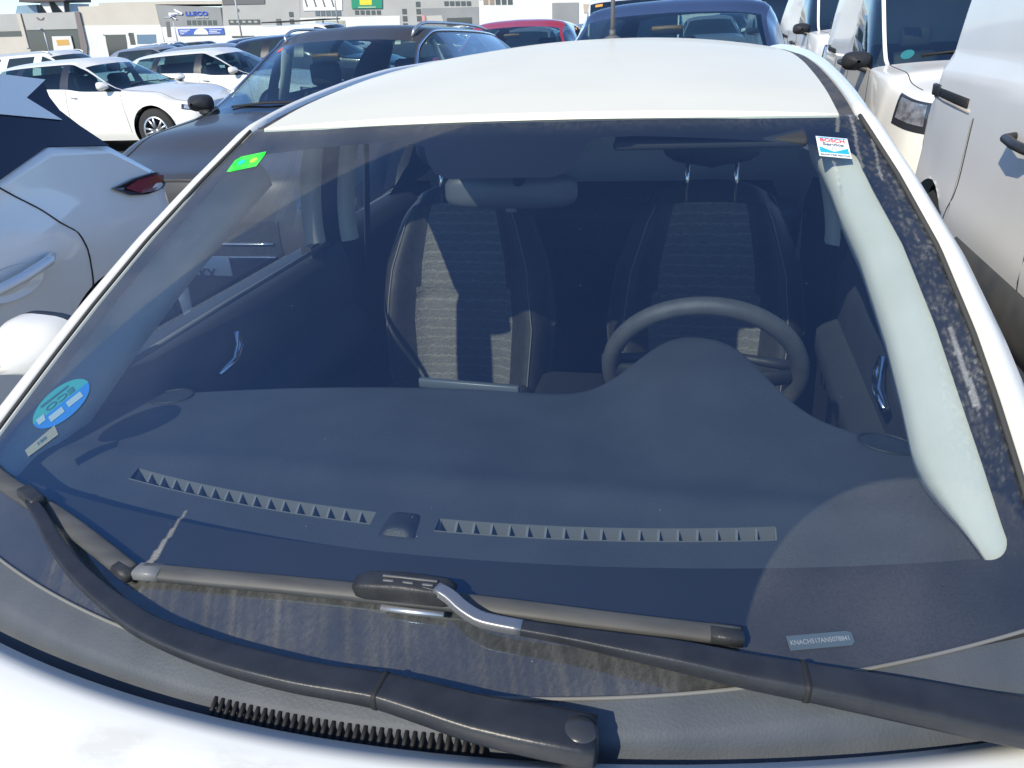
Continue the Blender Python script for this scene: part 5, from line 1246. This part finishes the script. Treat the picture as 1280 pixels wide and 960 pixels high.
    panel([(438.5, -14), (477.5, -15), (478, 10.4), (440, 10.8)], .5, .3, 'green_sign', GREENB, u); panel([(449.5, -12), (464.5, -12), (465, 6.2), (450, 6.4)], .6, .2, 'yellow_panel', YEL, u); wtext('eco', 457.3, 1.5, 6, 'lettering', GREENB, u, 1.2, .03); panel([(448, 8.6), (470, 8.3), (470, 9.4), (448, 9.8)], .6, .2, 'sign_text', principled('sign_pale', (.45, .6, .4), .6), u)
    panel([(394.5, 26.2), (431, 25.4), (433, 40), (433, B_), (400, B_), (398.5, 40)], .3, .2, 'door_frame', principled('greenish', (.33, .40, .34), .7), u); panel([(397.5, 27.4), (429, 26.8), (431, 38), (431, B_), (400, B_), (399, 38)], .4, .2, 'shutter', principled('shutter_tan', (.42, .36, .28), .8), u)
    panel([(400, 33.5), (430, 32.8), (431.5, 42), (431, B_), (401, B_)], .5, .1, 'shutter_opening', DGREY, u); panel([(445.5, 33.2), (475.5, 32.8), (476, B_), (446, B_)], .3, .2, 'doorway', principled('dark_green', (.04, .06, .05), .8), u)
    u = unit('industrial_unit', 'grey unit with narrow upright windows right of the green sign', [(500, -18), (598, -22), (600, B_), (500, B_)], LGREY)
    for x, y0, m_ in ((502.5, 11, 3), (519.5, 2, 3)):
        for k in range(m_): panel([(x + k * .7, y0 + k * 9), (x + 5.5 + k * .7, y0 + k * 9), (x + 6 + k * .7, y0 + 6.5 + k * 9), (x + .5 + k * .7, y0 + 6.5 + k * 9)], .2, .2, 'window', WIN, u)
    for k in range(5): panel([(555 + k * 7, 1.6), (560.5 + k * 7, 1.5), (561 + k * 7, 7), (555.6 + k * 7, 7.2)], .2, .2, 'window', WIN, u)
    panel([(527, 10.5), (598, 8.5), (600, B_), (528, B_)], .2, .2, 'lower_wall', GREYW, u); panel([(558.5, 22.5), (590, 21.6), (591, B_), (559, B_)], .3, .2, 'doorway', WIN, u)
    panel([(527, 19), (531, 19), (531.5, 28), (528, 28)], .4, .1, 'poster', principled('poster_pink', (.62, .30, .30), .7), u); panel([(533, 20), (552, 19), (555, 28), (535, 29)], .4, .1, 'stored_goods', principled('goods_pale', (.5, .48, .45), .8), u)
    u = unit('industrial_unit', 'white unit with a grey roller door above the red car', [(598, -22), (712, -27), (712, B_), (600, B_)], WHITEW)
    for k in range(5): panel([(604 + k * 7.6, -1), (610 + k * 7.6, -1), (610.4 + k * 7.6, 5.6), (604.5 + k * 7.6, 5.8)], .2, .2, 'window', principled('tan_window', (.32, .25, .18), .6) if k in (0, 1) else WIN, u)
    panel([(598.5, -12), (712, -16), (712, -4), (599, 0)], .15, .2, 'upper_band', LGREY, u); panel([(690, 3.6), (723, 3), (723, B_), (691, B_)], .3, .2, 'roller_door', GREYW, u)
    u = unit('industrial_unit', 'white unit with blue lettering behind the aerial', [(712, -27), (900, -38), (900, B_), (712, B_)], WHITEW)
    wtext('DF', 763, 4, 10, 'lettering', BLUEL, u, 1.3, .05); wtext('DIS-EL', 786, 7, 4.2, 'lettering', principled('letter_grey', (.5, .48, .48), .6), u, 1.0); panel([(743, 15.5), (760, 15), (760, 18), (743, 18.6)], .3, .2, 'doorway', WIN, u)
    panel([(729, 5), (737, 5), (737.5, 16), (730, 16)], .3, .2, 'window', principled('cream_window', (.5, .42, .35), .7), u)
    # street lamps in front
    for k, (x0, y0, x1, y1, r, lab) in enumerate(((53.5, 37, 61, 62, .10, 'white lamp post in front of the showroom glass'), (296.5, -20, 304, 56, .10, 'slim grey lamp post right of the blue banner'), (421, -30, 424.5, 46, .10, 'slim lamp post in front of the garage shutter'), (218.5, 22, 222, 52, .07, 'thin lamp post in front of the grey sign panel'))):
        a = wall_pt(x0, y0, 25); b_ = wall_pt(x1, y1, 25); b_ = Vector((b_.x, b_.y, 0)); a = Vector((b_.x, b_.y, a.z))
        e = empty('street_lamp', b_); tag(e, lab, 'street lamp', 'street lamps along the units'); z = a.z
        MB().tube([(0, 0, 0), (0, 0, z * .6), (0, 0, z)], [r, r * .8, r * .6], 8).build('post', principled('galvanised', (.45, .46, .47), .5, .5), e)
        MB().box((RH.x * -.5, RH.y * -.5, z + .05), (1.1, .35, .16), Matrix.Rotation(-YAW * -1, 3, 'Z'), bev=.05).build('lamp_head', MATS['galvanised'], e)
units()
